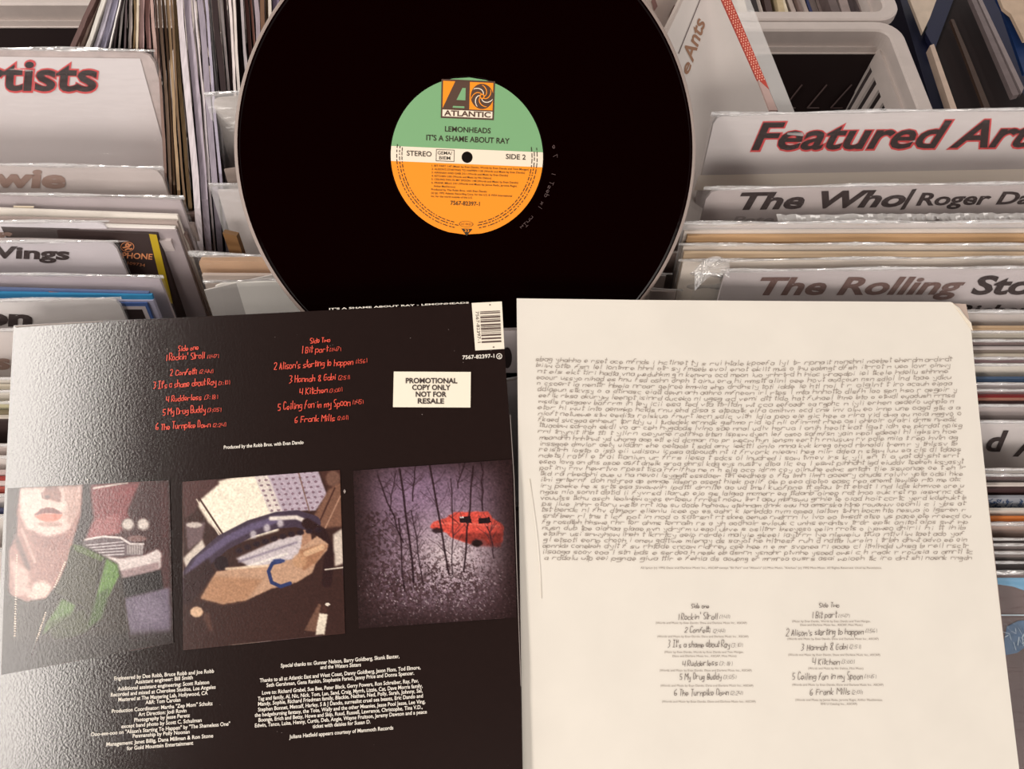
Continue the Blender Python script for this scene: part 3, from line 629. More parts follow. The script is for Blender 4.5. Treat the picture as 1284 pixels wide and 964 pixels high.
q.build('emblem', [mat('brown_emblem', (84, 60, 48), .5), lo, lc, lg], disc)
# etched run-out writing
q = MB()
for i, (ch, a) in enumerate(zip("WINN  1x desT 1   7 e", [-50+2.9*i for i in range(21)])):
    g = PEN.get(ch) or PEN.get(ch.lower())
    if not g: continue
    ar = math.radians(a); rd = X*math.cos(ar)+Y*math.sin(ar); tg = Y*math.cos(ar)-X*math.sin(ar)
    for st in g.split():
        pts = [o + rd*(.0553+int(st[j+1])*-.00045*-1) + tg*(int(st[j])*.0005) + N*.0000 for j in range(0, len(st)-1, 2)]
        for p0, p1 in zip(pts[:-1], pts[1:]):
            if (p1-p0).length < 1e-6: continue
            t = (p1-p0).cross(N).normalized()*.00009; q.add([p0-t, p1-t, p1+t, p0+t], [[0, 1, 2, 3]])
q.build('etched_lettering', mat('etched_grey', (120, 100, 98), .3, .6), disc)

# ---------------------------------------------------------------- soft picture painting (colour per vertex)
def pip(XX, YY, pts):
    ins = np.zeros(XX.shape, bool); n = len(pts)
    for i in range(n):
        x0, y0 = pts[i]; x1, y1 = pts[(i+1) % n]
        if y0 == y1: continue
        ins ^= ((y0 > YY) != (y1 > YY)) & (XX < (x1-x0)*(YY-y0)/(y1-y0)+x0)
    return ins
def blur(a, k):
    k = int(k)
    if k < 1: return a
    for ax in (0, 1):
        acc = np.zeros_like(a); w_ = 0
        for d in range(-k, k+1):
            ww = k+1-abs(d); acc += ww*np.roll(a, d, ax); w_ += ww
        a = acc/w_
    return a
class Canvas:
    def __init__(s, corners, base, res=1.15):
        s.c = np.array(corners, float); w_ = int(abs(s.c[1][0]-s.c[0][0])*res); h_ = int(abs(s.c[3][1]-s.c[0][1])*res)
        s.w, s.h = w_, h_; u = np.linspace(0, 1, w_)[None, :, None]; v = np.linspace(0, 1, h_)[:, None, None]
        g = (1-v)*((1-u)*s.c[0]+u*s.c[1])+v*((1-u)*s.c[3]+u*s.c[2]); s.X = g[..., 0]; s.Y = g[..., 1]
        s.I = np.ones((h_, w_, 3))*np.array(base, float)
    def mix(s, m, col, a=1):
        m = (m*a)[..., None]; s.I = s.I*(1-m)+np.array(col, float)*m
    def poly(s, pts, col, b=1, a=1): s.mix(blur(pip(s.X, s.Y, pts).astype(float), b), col, a)
    def ell(s, x, y, rx, ry, col, b=1, a=1, rot=0):
        c_, n_ = math.cos(rot), math.sin(rot); dx, dy = s.X-x, s.Y-y
        s.mix(blur(((((dx*c_+dy*n_)/rx)**2+((dy*c_-dx*n_)/ry)**2) < 1).astype(float), b), col, a)
    def line(s, pts, wd_, col, a=1, b=0):
        m = np.zeros(s.X.shape)
        for (x0, y0), (x1, y1) in zip(pts[:-1], pts[1:]):
            dx, dy = x1-x0, y1-y0; L2_ = dx*dx+dy*dy+1e-9; t = np.clip(((s.X-x0)*dx+(s.Y-y0)*dy)/L2_, 0, 1)
            d = np.hypot(s.X-x0-t*dx, s.Y-y0-t*dy); m = np.maximum(m, np.clip(wd_/2+.5-d, 0, 1))
        s.mix(blur(m, b), col, a)
    def noise(s, amp, k=1):
        n = blur(RNG.standard_normal((s.h, s.w)), k); n /= n.std()+1e-9; s.I = s.I*(1+amp*n[..., None])
    def speck(s, mask, col, k=1, thr=.8, a=1):
        n = blur(RNG.standard_normal((s.h, s.w)), k); n /= n.std(); s.mix(blur((n > thr).astype(float), 0)*mask, col, a)
    def build(s, name, plane, lift, mtl, parent):
        po, pn = plane; I = np.clip(s.I, 0, 255)/255; I = np.where(I <= .04045, I/12.92, ((I+.055)/1.055)**2.4)
        # affine-exact mapping through the ray/plane formula, vectorised
        R3 = np.array(MR); d = np.stack([(s.X-CX)/F, (CY-s.Y)/F, -np.ones_like(s.X)], -1) @ R3.T
        nn_ = np.array(pn); k = float((po-CAM).dot(pn))/(d @ nn_); W_ = np.array(CAM)+d*k[..., None]+nn_*lift
        org = W_.reshape(-1, 3).mean(0); vv = (W_.reshape(-1, 3)-org)
        idx = np.arange(s.h*s.w).reshape(s.h, s.w)
        q_ = np.stack([idx[:-1, :-1], idx[1:, :-1], idx[1:, 1:], idx[:-1, 1:]], -1).reshape(-1, 4)
        me = bpy.data.meshes.new(name); me.from_pydata(vv.tolist(), [], q_.tolist()); me.materials.append(mtl)
        at = me.color_attributes.new('ink', 'FLOAT_COLOR', 'POINT')
        col = np.concatenate([I.reshape(-1, 3), np.ones((s.h*s.w, 1))], 1).astype(np.float32); at.data.foreach_set('color', col.ravel())
        ob = bpy.data.objects.new(name, me); C.objects.link(ob); ob.parent = parent; ob.location = Vector(org)-WLOC[parent.name]; return ob

# ---------------------------------------------------------------- the black album cover (back side)
o, X, Y, N = cam_pose((-.31946207, .03776576, .49250315), (.14293096, .00844348, .04635947))
if N.dot(CAM-o) < 0: N = -N
cov_pl = (o, N); CN = N.copy()
cov_mat = mat('black_glossy_card', (34, 23, 21), .15, .8, .08, .05, scale=300, bscale=700)
bound = [(17, 408), (130, 402), (250, 397), (420, 388.5), (540, 383), (629, 378.5), (632, 430), (637, 500), (643, 580), (646, 620), (648.5, 700), (652, 820), (655, 964), (657, 1045), (300, 1064), (-18, 1078), (-12, 950), (0, 740), (6, 617), (12, 500)]
pts = [PP(*p, *cov_pl) for p in bound]
cover = thing('album_cover', pts[-3], 'black glossy album cover showing its back with three photos and red handwritten titles', 'album cover')
q = MB(); q.prism(pts, -CN*.0035); q.build('cardboard', cov_mat, cover)
# pale worn lip of the upper left edge
q = MB(); e = [PP(*p, *cov_pl)+CN*.0004 for p in ((17.5, 408.6), (60, 406), (130, 402.6), (130, 403.4), (60, 407.6), (20, 410.5))]; q.add(e, [[0, 1, 2, 3, 4, 5]]); q.build('worn_edge', mat('worn_card', (150, 140, 134), .7), cover); q = MB()
e = [PP(*p, *cov_pl)+CN*.0004 for p in ((640, 520), (645, 600), (648, 700), (653.5, 860), (652.8, 860), (647.2, 700), (644.2, 600), (639.4, 520))]; q.add(e, [[0, 1, 2, 3, 4, 5, 6, 7]])
q.build('worn_edge', mat('worn_card', (150, 140, 134), .7), cover)
PR = print_mat('photo_print', .22, .6, bump=.05)
# photo 1: figure in a green top beside a dark red car
c1 = Canvas([(10, 612), (213, 602), (218, 806), (2, 846)], (44, 26, 24))
c1.poly([(110, 605), (212, 600), (214, 740), (100, 740)], (66, 34, 34), 3)
c1.poly([(115, 607), (190, 603), (176, 645), (150, 668), (118, 674), (108, 680)], (122, 62, 64), 3)
c1.poly([(120, 650), (150, 645), (150, 668), (112, 675)], (150, 92, 92), 4)
c1.line([(118, 612), (160, 605)], 2.5, (200, 180, 172)); c1.poly([(160, 640), (176, 604), (200, 604), (204, 690), (172, 690)], (58, 28, 28), 3)
for x in (161, 180): c1.ell(x, 657.5, 8.5, 8, (120, 104, 100), 1); c1.ell(x, 657, 6.6, 6.2, (196, 184, 176), 1)
c1.ell(172, 675, 12, 4, (120, 88, 84), 1)
c1.poly([(96, 680), (130, 672), (156, 675), (180, 684), (180, 696), (130, 698), (100, 690)], (92, 74, 78), 1)
for i in range(5): c1.line([(104+i*2, 684+i*3.2), (156, 679+i*3.9)], 1.2, (206, 196, 196))
c1.line([(92, 679), (130, 672.5), (152, 674), (164, 682), (180, 682)], 2.6, (212, 200, 196))
c1.poly([(160, 683), (180, 682), (180, 695), (160, 695)], (160, 148, 146), 1)
for i in range(6): c1.line([(162+i*3, 684), (162+i*3, 694)], .8, (90, 76, 74))
c1.poly([(120, 694), (150, 700), (182, 696), (198, 688), (203, 694), (202, 712), (180, 722), (150, 728), (130, 724)], (206, 192, 188), 2)
c1.poly([(150, 716), (200, 704), (200, 713), (180, 723), (150, 729)], (150, 126, 126), 2)
c1.poly([(140, 728), (202, 714), (206, 740), (160, 750), (150, 745)], (26, 16, 16), 2)
c1.poly([(155, 750), (213, 736), (216, 800), (160, 806)], (104, 92, 108), 4); c1.ell(188, 765, 18, 18, (124, 112, 128), 6, .6)
# head and neck
c1.poly([(8, 600), (112, 600), (118, 650), (100, 690), (86, 700), (88, 650), (60, 640), (20, 660), (10, 640)], (40, 24, 24), 3)
c1.poly([(22, 640), (28, 600), (104, 600), (102, 645), (92, 678), (92, 720), (70, 752), (40, 760), (12, 744), (12, 690), (22, 668)], (150, 108, 100), 2)
c1.poly([(26, 612), (26, 645), (34, 662), (52, 673), (72, 674), (88, 662), (98, 640), (103, 600), (26, 600)], (208, 180, 170), 3)
c1.poly([(78, 606), (103, 602), (100, 640), (88, 660), (82, 650), (84, 630)], (176, 142, 132), 4)
c1.poly([(54, 618), (56, 625), (64, 627), (76, 630), (78, 620), (72, 608), (60, 608)], (136, 96, 88), 2)
c1.ell(60, 623, 3.5, 2, (84, 54, 50), 1); c1.line([(53, 618), (54, 624), (60, 626)], 1.4, (100, 66, 62), .8)
c1.poly([(43, 646), (52, 638), (60, 636), (68, 637), (80, 644), (74, 645), (60, 643)], (110, 52, 48), 1)
c1.poly([(44, 647), (54, 644), (70, 644), (80, 645), (74, 652), (62, 655), (50, 652)], (192, 108, 88), 1)
c1.ell(64, 657, 16, 3.2, (160, 122, 112), 2, .8); c1.poly([(40, 664), (60, 673), (80, 668), (88, 672), (86, 690), (44, 684)], (140, 98, 92), 3, .8)
c1.line([(28, 664), (44, 704)], 3.5, (190, 158, 148), .8, 1); c1.line([(20, 672), (36, 712)], 6, (84, 60, 58), .8, 2)
c1.poly([(44, 730), (56, 728), (66, 735), (60, 748), (44, 752), (34, 748)], (206, 178, 166), 3); c1.poly([(14, 700), (36, 715), (40, 745), (20, 748)], (190, 156, 146), 4)
# green top
c1.poly([(92, 682), (104, 682), (148, 706), (154, 724), (158, 760), (163, 790), (160, 830), (0, 846), (4, 735), (16, 748), (34, 754), (58, 750), (74, 730), (84, 706)], (42, 30, 22), 2)
c1.poly([(89, 684), (102, 682), (128, 697), (120, 740), (116, 766), (80, 748), (68, 742), (84, 712)], (50, 44, 24), 1)
c1.poly([(92, 682), (102, 684), (132, 699), (128, 704), (94, 690)], (70, 84, 34), 1)
c1.poly([(134, 700), (148, 708), (150, 722), (138, 745), (122, 764), (122, 745), (128, 722)], (90, 124, 56), 2); c1.poly([(122, 745), (140, 735), (128, 775), (108, 790)], (60, 80, 32), 4)
c1.poly([(78, 750), (96, 758), (90, 772), (68, 784), (54, 796), (58, 782), (70, 764)], (80, 106, 50), 3); c1.poly([(60, 780), (108, 762), (112, 790), (70, 812)], (58, 62, 30), 5, .8)
for (x0, y0, x1, y1, nb) in ((22, 696, 19, 800, 34), (82, 705, 68, 738, 13), (58, 768, 40, 822, 22)):
    for i in range(nb):
        t = i/nb; c1.ell(x0+(x1-x0)*t, y0+(y1-y0)*t, 1.15, .95, (206, 188, 170) if i % 1 == 0 else (90, 70, 60), 0, .9)
c1.poly([(0, 806), (218, 790), (218, 846), (0, 860)], (34, 22, 20), 8, .9); c1.noise(.05, 1)
c1.build('portrait_photo', cov_pl, .0005, PR, cover)
# photo 2: hands on a steering wheel
c2 = Canvas([(229, 604), (426.5, 589), (433, 794), (230, 815)], (58, 36, 32))
c2.poly([(245, 628), (275, 603), (318, 592), (345, 645), (350, 665), (290, 682), (262, 655)], (238, 226, 206), 2)
c2.poly([(318, 592), (398, 588), (410, 620), (396, 640), (372, 640), (352, 655), (338, 640)], (176, 160, 172), 1)
c2.poly([(318, 592), (334, 591), (356, 646), (344, 655)], (212, 200, 192), 2)
for i in range(9):
    for j in range(8):
        x = 323+i*8.5+j*2.6; y = 596+j*6.3-i*.6
        if x < 402+j*1.0 and y < 642: c2.ell(x, y, 2.1, 1.5, (112, 84, 96), 0, .75)
c2.line([(374, 590), (388, 640)], 1.5, (120, 88, 76)); c2.poly([(400, 588), (430, 588), (430, 620), (412, 615)], (70, 42, 36), 2)
c2.ell(418, 600, 9, 10, (110, 78, 66), 2); c2.poly([(412, 614), (427, 605), (430, 660), (404, 662), (392, 650)], (120, 84, 68), 2); c2.line([(400, 656), (420, 612)], 2, (70, 42, 36)); c2.line([(408, 662), (427, 622)], 1.6, (170, 130, 108))
c2.poly([(229, 604), (270, 600), (276, 606), (252, 626), (246, 640), (232, 650)], (76, 48, 46), 2)
c2.line([(247, 626), (285, 686)], 1.3, (230, 214, 196)); c2.line([(250, 624), (288, 682)], 2.2, (60, 34, 30)); c2.poly([(233, 655), (258, 655), (254, 676), (236, 690)], (104, 84, 86), 2); c2.ell(244, 658, 10, 3.5, (190, 176, 168), 1)
c2.poly([(230, 700), (254, 676), (262, 696), (236, 718)], (206, 192, 180), 2)
c2.poly([(296, 700), (350, 676), (385, 668), (392, 680), (372, 700), (320, 715)], (196, 184, 186), 2); c2.line([(300, 704), (372, 680)], 3, (130, 118, 132), .8, 1); c2.line([(304, 712), (360, 694)], 2.5, (232, 224, 214), .9, 1); c2.poly([(380, 665), (388, 660), (394, 690), (376, 700)], (170, 128, 104), 1)
c2.line([(226, 742), (248, 708), (280, 680), (315, 662), (348, 652), (372, 650), (392, 656)], 21, (66, 52, 66)); c2.line([(226, 738), (250, 702), (285, 676), (318, 660), (348, 651)], 9, (100, 88, 116), .9, 2)
c2.line([(340, 650), (372, 648.5), (390, 656)], 5, (226, 214, 204), .95, 1); c2.line([(385, 656), (404, 668), (414, 690), (410, 730)], 13, (46, 26, 26), 1, 1)
for t in range(10):
    x = 300+t*11; y = 690-t*4.4+ (t*t*.17); c2.ell(x, y, 4.6, 3.4, (44, 28, 34), 1)
for x, y in ((318, 672), (335, 664), (352, 658)): c2.ell(x, y-2, 4, 5, (206, 196, 200), 2, .8)
c2.ell(278, 706, 9, 9, (38, 22, 26), 2); c2.poly([(229, 722), (262, 700), (270, 720), (240, 755), (229, 760)], (50, 30, 30), 3)
c2.poly([(252, 750), (272, 716), (334, 709), (340, 706), (372, 700), (376, 688), (398, 672), (412, 682), (410, 690), (396, 706), (392, 718), (372, 730), (340, 738), (310, 752), (280, 757)], (184, 146, 120), 1)
c2.poly([(252, 750), (268, 722), (330, 726), (310, 752), (280, 757)], (166, 122, 92), 4, .8); c2.line([(284, 713), (336, 709)], 3, (228, 200, 170), .9, 1)
c2.poly([(376, 690), (404, 682), (412, 684), (396, 706), (380, 716)], (150, 104, 76), 2, .8); c2.line([(384, 694), (404, 686)], 7, (206, 166, 132), 1, 1); c2.ell(376, 703, 9, 9, (190, 146, 112), 2, .8)
c2.line([(352, 704), (342, 706), (337, 716), (341, 730), (352, 735), (364, 731)], 4.6, (44, 54, 96)); c2.ell(350, 703, 8, 2.6, (56, 66, 110), 1)
c2.line([(408, 714), (432, 711)], 1.5, (220, 206, 190)); c2.poly([(418, 670), (430, 662), (431, 706), (420, 710)], (206, 190, 176), 2)
c2.ell(247, 767, 8, 6.5, (206, 170, 140), 1); c2.poly([(254, 770), (262, 768), (268, 792), (262, 790)], (84, 56, 48), 3)
c2.poly([(398, 768), (411, 770), (407, 795), (396, 796)], (222, 208, 188), 1); c2.poly([(382, 790), (400, 756), (403, 758), (396, 792)], (110, 78, 64), 1); c2.poly([(405, 758), (412, 758), (410, 768), (402, 768)], (70, 44, 38), 1); c2.ell(411, 757.5, 3, 2, (220, 206, 190), 0)
c2.noise(.04, 1)
c2.build('steering_wheel_photo', cov_pl, .0005, PR, cover)
# photo 3: red car in snowy woods
c3 = Canvas([(443, 590), (642, 576), (648, 774), (450, 788)], (52, 34, 34))
vx = np.exp(-(((c3.X-545)/82)**4+((c3.Y-672)/95)**4))
c3.mix(vx, (128, 104, 122), .95); c3.mix(np.exp(-(((c3.X-525)/55)**2+((c3.Y-610)/45)**2)), (140, 112, 142), .6)
c3.mix(np.exp(-(((c3.X-565)/52)**2+((c3.Y-695)/42)**2)), (206, 190, 192), .85)
low = np.clip((c3.Y-672)/40, 0, 1)*vx; c3.speck(low, (58, 38, 40), 1, .35, .8); c3.speck(np.clip((c3.Y-705)/25, 0, 1)*vx, (50, 32, 32), 2, .1, .75)
c3.speck(np.clip((c3.Y-700)/20, 0, 1)*np.sqrt(vx), (186, 168, 174), 1, 1.5, .9); c3.speck(vx*(c3.Y < 690), (92, 70, 84), 1, 1.2, .5)
c3.speck(np.clip((540-c3.X)/60, 0, 1)*(c3.Y > 640), (48, 30, 30), 2, .3, .6)
c3.poly([(540, 659), (544, 654), (560, 649), (570, 642), (612, 641), (618, 650), (627, 655), (632, 660), (630, 680), (612, 682), (606, 676), (596, 676), (590, 682), (566, 674), (560, 668), (548, 664), (540, 662)], (206, 78, 66), 1)
c3.poly([(566, 672), (590, 668), (630, 668), (628, 686), (600, 684), (590, 682)], (120, 46, 40), 2, .8); c3.line([(545, 657), (575, 655), (625, 660)], 2, (228, 116, 100), .7, 1)
c3.poly([(576, 648), (590, 647), (592, 656), (576, 655)], (34, 22, 24), 0); c3.poly([(600, 650), (614, 648), (616, 655), (600, 657)], (34, 22, 24), 0); c3.line([(563, 646), (575, 656)], 1.5, (120, 44, 40))
c3.ell(579, 648.5, 2.5, 1.2, (220, 210, 206), 0); c3.ell(549, 665, 7, 3.5, (40, 24, 26), 1, .9); c3.ell(598, 681, 7, 4.5, (36, 22, 22), 1)
def tree(x0, y0, x1, y1, wd_, n=5, seed=0):
    rr = random.Random(seed); pts_ = [(x0+(x1-x0)*i/n+rr.uniform(-1.5, 1.5), y0+(y1-y0)*i/n) for i in range(n+1)]
    c3.line(pts_, wd_, (40, 24, 28), .95)
    for i in range(10):
        k = rr.randint(1, n-1); bx, by = pts_[k]; a = rr.uniform(-2.7, -.4); l = rr.uniform(8, 30)
        mx, my = bx+math.cos(a)*l*.5, by+math.sin(a)*l*.5; c3.line([(bx, by), (mx, my), (mx+math.cos(a+rr.uniform(-.5, .5))*l*.5, my+math.sin(a-.2)*l*.5)], .7, (56, 38, 44), .75)
for i, tt in enumerate(((502, 588, 520, 730, 2.6), (522, 582, 518, 628, 1.6), (538, 580, 562, 720, 2.4), (582, 580, 574, 612, 1.4), (594, 585, 582, 716, 2.2), (604, 580, 606, 640, 1.8), (474, 596, 506, 680, 1.8), (497, 590, 488, 640, 1.2), (516, 640, 530, 730, 1.4), (500, 650, 508, 740, 1.8), (566, 600, 568, 720, 1.2), (612, 660, 620, 700, 1.2))): tree(*tt, seed=i+3)
for i in range(60):
    a, b_ = random.uniform(455, 635), random.uniform(585, 680); t = random.uniform(-2.6, -.5); l = random.uniform(6, 18); c3.line([(a, b_), (a+math.cos(t)*l, b_+math.sin(t)*l)], .6, (60, 42, 50), .55)
edge = np.clip(1-np.exp(-(((c3.X-545)/92)**8+((c3.Y-680)/100)**8)), 0, 1); c3.mix(edge, (36, 22, 22), .85); c3.noise(.07, 1)
c3.build('woodland_photo', cov_pl, .0005, PR, cover)

# black mounts that square off the tops of the photos come from the card itself; lettering next
RI = mat('red_handwriting', (226, 84, 64), .45, .3)
def pen_px(q, s, pl, pL, pR, hpx, wd_, lift=.0006, jit=.35):
    a = PP(*pL, *pl); b_ = PP(*pR, *pl); dx, dy = pR[0]-pL[0], pR[1]-pL[1]; L_ = math.hypot(dx, dy)
    y = PP(pL[0]+dy/L_*hpx, pL[1]-dx/L_*hpx, *pl)-a; pen_line(q, s, a, b_-a, y, wd_, pl[1]*lift, jit)
q = MB()
T1 = [('Side One', 224, 250, 440, 438.5, 6), ("1 Rockin' Stroll", 208, 258, 452, 449.5, 8), ('(1:47)', 260, 275, 449.5, 448.5, 4.5), ('2 Confetti', 214, 248, 471, 469, 7), ('(2:44)', 250, 268, 468.5, 468, 4.5), ("3 It's a shame about Ray", 193, 272, 487, 482, 8.5), ('(3:10)', 274, 289, 483, 482, 5), ('4 Rudderless', 209, 254, 503.5, 501, 7.5), ('(3:18)', 256, 274, 501, 500, 5), ('5 My Drug Buddy', 205, 259, 520.5, 517, 8), ('(3:05)', 260, 278, 517, 516, 5), ('6 The Turnpike Down', 196, 265, 539, 535, 8), ('(2:24)', 267, 284, 535.5, 534.5, 5)]
T2 = [('Side Two', 389, 415, 430.5, 428.5, 6), ('1 Bit part', 378, 412, 443, 441, 8), ('(1:47)', 413, 428, 441, 440, 4.5), ("2 Alison's starting to happen", 344, 444, 463, 457, 8.5), ('(1:56)', 446, 461, 456, 454.5, 5), ('3 Hannah & Gabi', 363, 422, 480, 476, 8), ('(2:51)', 424, 439, 476.5, 475, 5), ('4 Kitchen', 376, 412, 495, 492.5, 8), ('(3:00)', 413, 430, 492.5, 491, 5), ('5 Ceiling fan in my Spoon', 349, 440, 514, 508.5, 9), ('(1:45)', 442, 456, 507, 506, 5), ('6 Frank Mills', 370, 421, 529.5, 527, 8), ('(2:01)', 423, 437, 527, 526, 5)]
for s, x0, x1, y0, y1, hh in T1+T2: pen_px(q, s, cov_pl, (x0, y0), (x1, y1), hh, .00046 if s[0] != '(' else .00026, .0006, .3)
q.build('handwritten_titles', RI, cover)
WI = mat('white_small_print', (232, 224, 212), .5, .3)
q = MB()
def cl(s, x0, y0, x1, y1, cap, bold=.016, sh=.12): ptext(q, s, cov_pl, (x0, y0), (x1, y1), cap, bold, sh, 0, .0006)
cl('Produced by the Robb Bros. with Evan Dando', 281, 563, 381, 556.5, 4.3)
cl('7567-82397-1', 580, 450.5, 620, 448.5, 4.6, .02, 0)
for s, x0, y0, x1, y1 in (('Engineered by Dee Robb, Bruce Robb and Joe Robb', 144, 852.5, 269, 843), ('Assistant engineer: Bill Smith', 170, 857, 242.5, 851), ('Additional assistant engineering: Scott Ralston', 148, 865.5, 263, 857), ('Recorded and mixed at Cherokee Studios, Los Angeles', 139.5, 873, 271, 863), ('Mastered at The Mastering Lab, Hollywood, CA', 149, 879, 261, 870.5), ('A&R: Tom Carolan', 183, 882.5, 227, 879), ('Production Coordinator: Martha "Zep Mom" Schultz', 141, 893.5, 267.5, 883.5), ('Art Direction: Jodi Rovin', 174, 897.5, 234.5, 892.5), ('Photography by Jesse Peretz', 169, 904.5, 239, 898.5), ('except band photo by Scott C. Schulman', 153, 912.5, 253.5, 904.5), ('Ooo-eee-ooo on "Alison\'s Starting To Happen" by "The Shameless One"', 115, 922.5, 289.5, 909), ('Penmanship by Polly Noonan', 167, 924.5, 238.5, 919), ('Management: Janet Billig, Dana Millman & Ron Stone', 134, 935, 268, 924), ('for Gold Mountain Entertainment', 160, 940, 243, 933)): cl(s, x0, y0, x1, y1, 4.7)
for s, x0, y0, x1, y1 in (('Special thanks to: Gunnar Nelson, Barry Goldberg, Skunk Baxter,', 352.5, 836.5, 501, 824.5), ('and the Waters Sisters', 402, 838.5, 453, 835), ('Thanks to all at Atlantic East and West Coast, Danny Goldberg, Jason Flom, Tod Elmore,', 326.5, 855, 527.5, 838.5), ('Seth Gershman, Gena Rankin, Stephanie Faraci, Jenny Price and Donna Spencer.', 334.5, 861, 519.5, 845.5), ('Love to: Richard Grabel, Sue Bee, Peter Black, Gerry Powers, Ron Schreiber, Ray, Pav,', 329, 870.5, 525, 855), ('Tag and family, Al, Nic, Nick, Tom, Lan, Sand, Craig, Myrrh, Lizzie, Cat, Dave Morris family,', 324, 878, 530, 861.5), ('Mandy, Sophie, Richard Friedman family, Blackie, Nathan, Ned, Polly, Sarah, Johnny, Sal,', 324, 884.5, 530, 867.5), ('Stephen Bonnet, Metcalf, Harley, S & J Dando, surrealist cruel sea beasts, Eric Dando and', 324, 891.5, 531, 874), ('the hedgeburning fantasy, the Tote, Wally and the other Meanies, Jesse Pool Jesse, Lee Ving,', 320, 898.5, 533.5, 881), ('Boonge, Erich and Betsy, Howe and Skip, Ruud, Russell, Lawrence, Christophe, Tina V.D.,', 324.5, 904.5, 530, 888), ('Edwin, Tanco, Luisa, Henny, Curtis, Deb, Angie, Wayne Fruitson, Jeremy Dawson and a peace', 320, 911.5, 535.5, 894), ('ticket with daisies for Susan D.', 392.5, 912.5, 465, 906.5), ('Juliana Hatfield appears courtesy of Mammoth Records', 363, 925.5, 493.5, 914)): cl(s, x0, y0, x1, y1, 4.7)
# copyright ring
for i in range(20):
    t0, t1 = 2*math.pi*i/20, 2*math.pi*(i+1)/20
    q.add([PP(626+math.cos(t)*r, 446.8+math.sin(t)*r, *cov_pl)+CN*.0006 for t, r in ((t0, 3.7), (t1, 3.7), (t1, 2.8), (t0, 2.8))], [[0, 1, 2, 3]])
cl('c', 624.8, 448.4, 627.6, 448.3, 4, .03, 0)
for i in range(16):            # spine title seen just over the top edge
    pass
q.build('credits_lettering', WI, cover)
# promo sticker
q = MB(); SC_ = [(494, 466), (590.5, 466.5), (590, 511), (493, 510.5)]
q.prism([PP(*p, *cov_pl)+CN*.0008 for p in SC_], -CN*.0005); stk = q.build('promo_sticker', mat('cream_sticker', (238, 228, 208), .6, .3), cover)
q = MB()
for s, x0, x1, y in (('PROMOTIONAL', 509, 573.5, 480.5), ('COPY ONLY', 517, 565, 489), ('NOT FOR', 521.5, 560, 497.5), ('RESALE', 524, 557, 506)): ptext(q, s, cov_pl, (x0, y), (x1, y+.2), 6.2, .028, 0, 0, .0011)
q.build('sticker_lettering', mat('sticker_ink', (62, 48, 44)), stk)
# barcode sticker
q = MB(); q.prism([PP(*p, *cov_pl)+CN*.0008 for p in ((591.5, 380.2), (629.3, 378.3), (632.5, 437.5), (596, 439.5))], -CN*.0005); bc = q.build('barcode_label', mat('barcode_paper', (236, 226, 208), .6, .3), cover)
q = MB(); rb = random.Random(3); y = 391
while y < 431:
    hh = rb.choice((.6, .9, 1.3, 2.0)); k = (y-391)*.055
    q.add([PP(*p, *cov_pl)+CN*.001 for p in ((602+k, y), (627+k*.8, y-1.2), (627+k*.8, y-1.2+hh), (602+k, y+hh))], [[0, 1, 2, 3]]); y += hh+rb.choice((.7, .9, 1.4, 2.2))
ptext(q, '7567-82397-1', cov_pl, (596.5, 391), (599.2, 430), 3.8, .0, 0, 0, .001)
for x, yy in ((614.5, 382.5), (619, 435.5)): q.add([PP(x+dx, yy+dy, *cov_pl)+CN*.001 for dx, dy in ((-1, -.6), (1, -.7), (1, .6), (-1, .7))], [[0, 1, 2, 3]])
q.build('barcode', mat('barcode_ink', (84, 64, 58)), bc)
# spine: runs along the top edge
q = MB(); a = PP(412, 389, *cov_pl); b_ = PP(592, 380.3, *cov_pl); dn = -CN
ptext(q, "IT'S A SHAME ABOUT RAY - LEMONHEADS", cov_pl, (413, 388.6), (588, 380.6), 2.0, .02, 0, 0, .0006); q.build('spine_lettering', WI, cover)
# small white nicks
q = MB(); rb = random.Random(9)
for i in range(46):
    x = rb.uniform(60, 640); y = rb.uniform(410, 960); r = rb.uniform(.2, .6)
    q.add([PP(x+dx*r, y+dy*r, *cov_pl)+CN*.0007 for dx, dy in ((0, -1), (1, 0), (0, 1), (-1, 0))], [[0, 1, 2, 3]])
q.add([PP(x, y, *cov_pl)+CN*.0007 for x, y in ((432.3, 613), (434, 616), (432.5, 619), (430.8, 616))], [[0, 1, 2, 3]])
q.build('wear_specks', mat('chipped_card', (150, 136, 130), .7), cover)['kind'] = 'stuff'

# ---------------------------------------------------------------- the white inner sleeve
o, X, Y, N = cam_pose((.003097, .0563, .49504), (.135971, -.0873161, -.0004))
if N.dot(CAM-o) < 0: N = -N
inn_pl = (o, N); IN = N.copy()
bound = [(648, 374), (800, 376), (1000, 377.5), (1192, 378.5), (1203, 386), (1217, 405), (1226, 500), (1240, 640), (1258, 800), (1278, 964), (1284, 1000), (900, 1010), (657, 1012), (655.5, 964), (653, 800), (650.5, 620)]
pts = [PP(*p, *inn_pl) for p in bound]
inner = thing('inner_sleeve', pts[-3], 'cream white paper inner sleeve covered in grey handwriting, right of the black cover', 'inner sleeve')
paper = mat('cream_paper', (228, 221, 210), .75, .2, .03, .15, scale=30, bscale=12)
q = MB(); q.prism(pts, -IN*.0012); q.build('paper_front', paper, inner)
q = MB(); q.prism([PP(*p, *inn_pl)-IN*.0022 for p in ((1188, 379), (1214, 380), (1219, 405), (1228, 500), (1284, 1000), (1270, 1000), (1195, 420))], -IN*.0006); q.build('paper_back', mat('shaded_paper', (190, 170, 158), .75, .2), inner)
q = MB(); q.prism([PP(*p, *inn_pl)+IN*.0007 for p in ((1193, 379.2), (1217, 405), (1219, 415), (1197, 384))], -IN*.0004); q.build('folded_corner', mat('fold_paper', (232, 220, 202), .75, .2), inner)
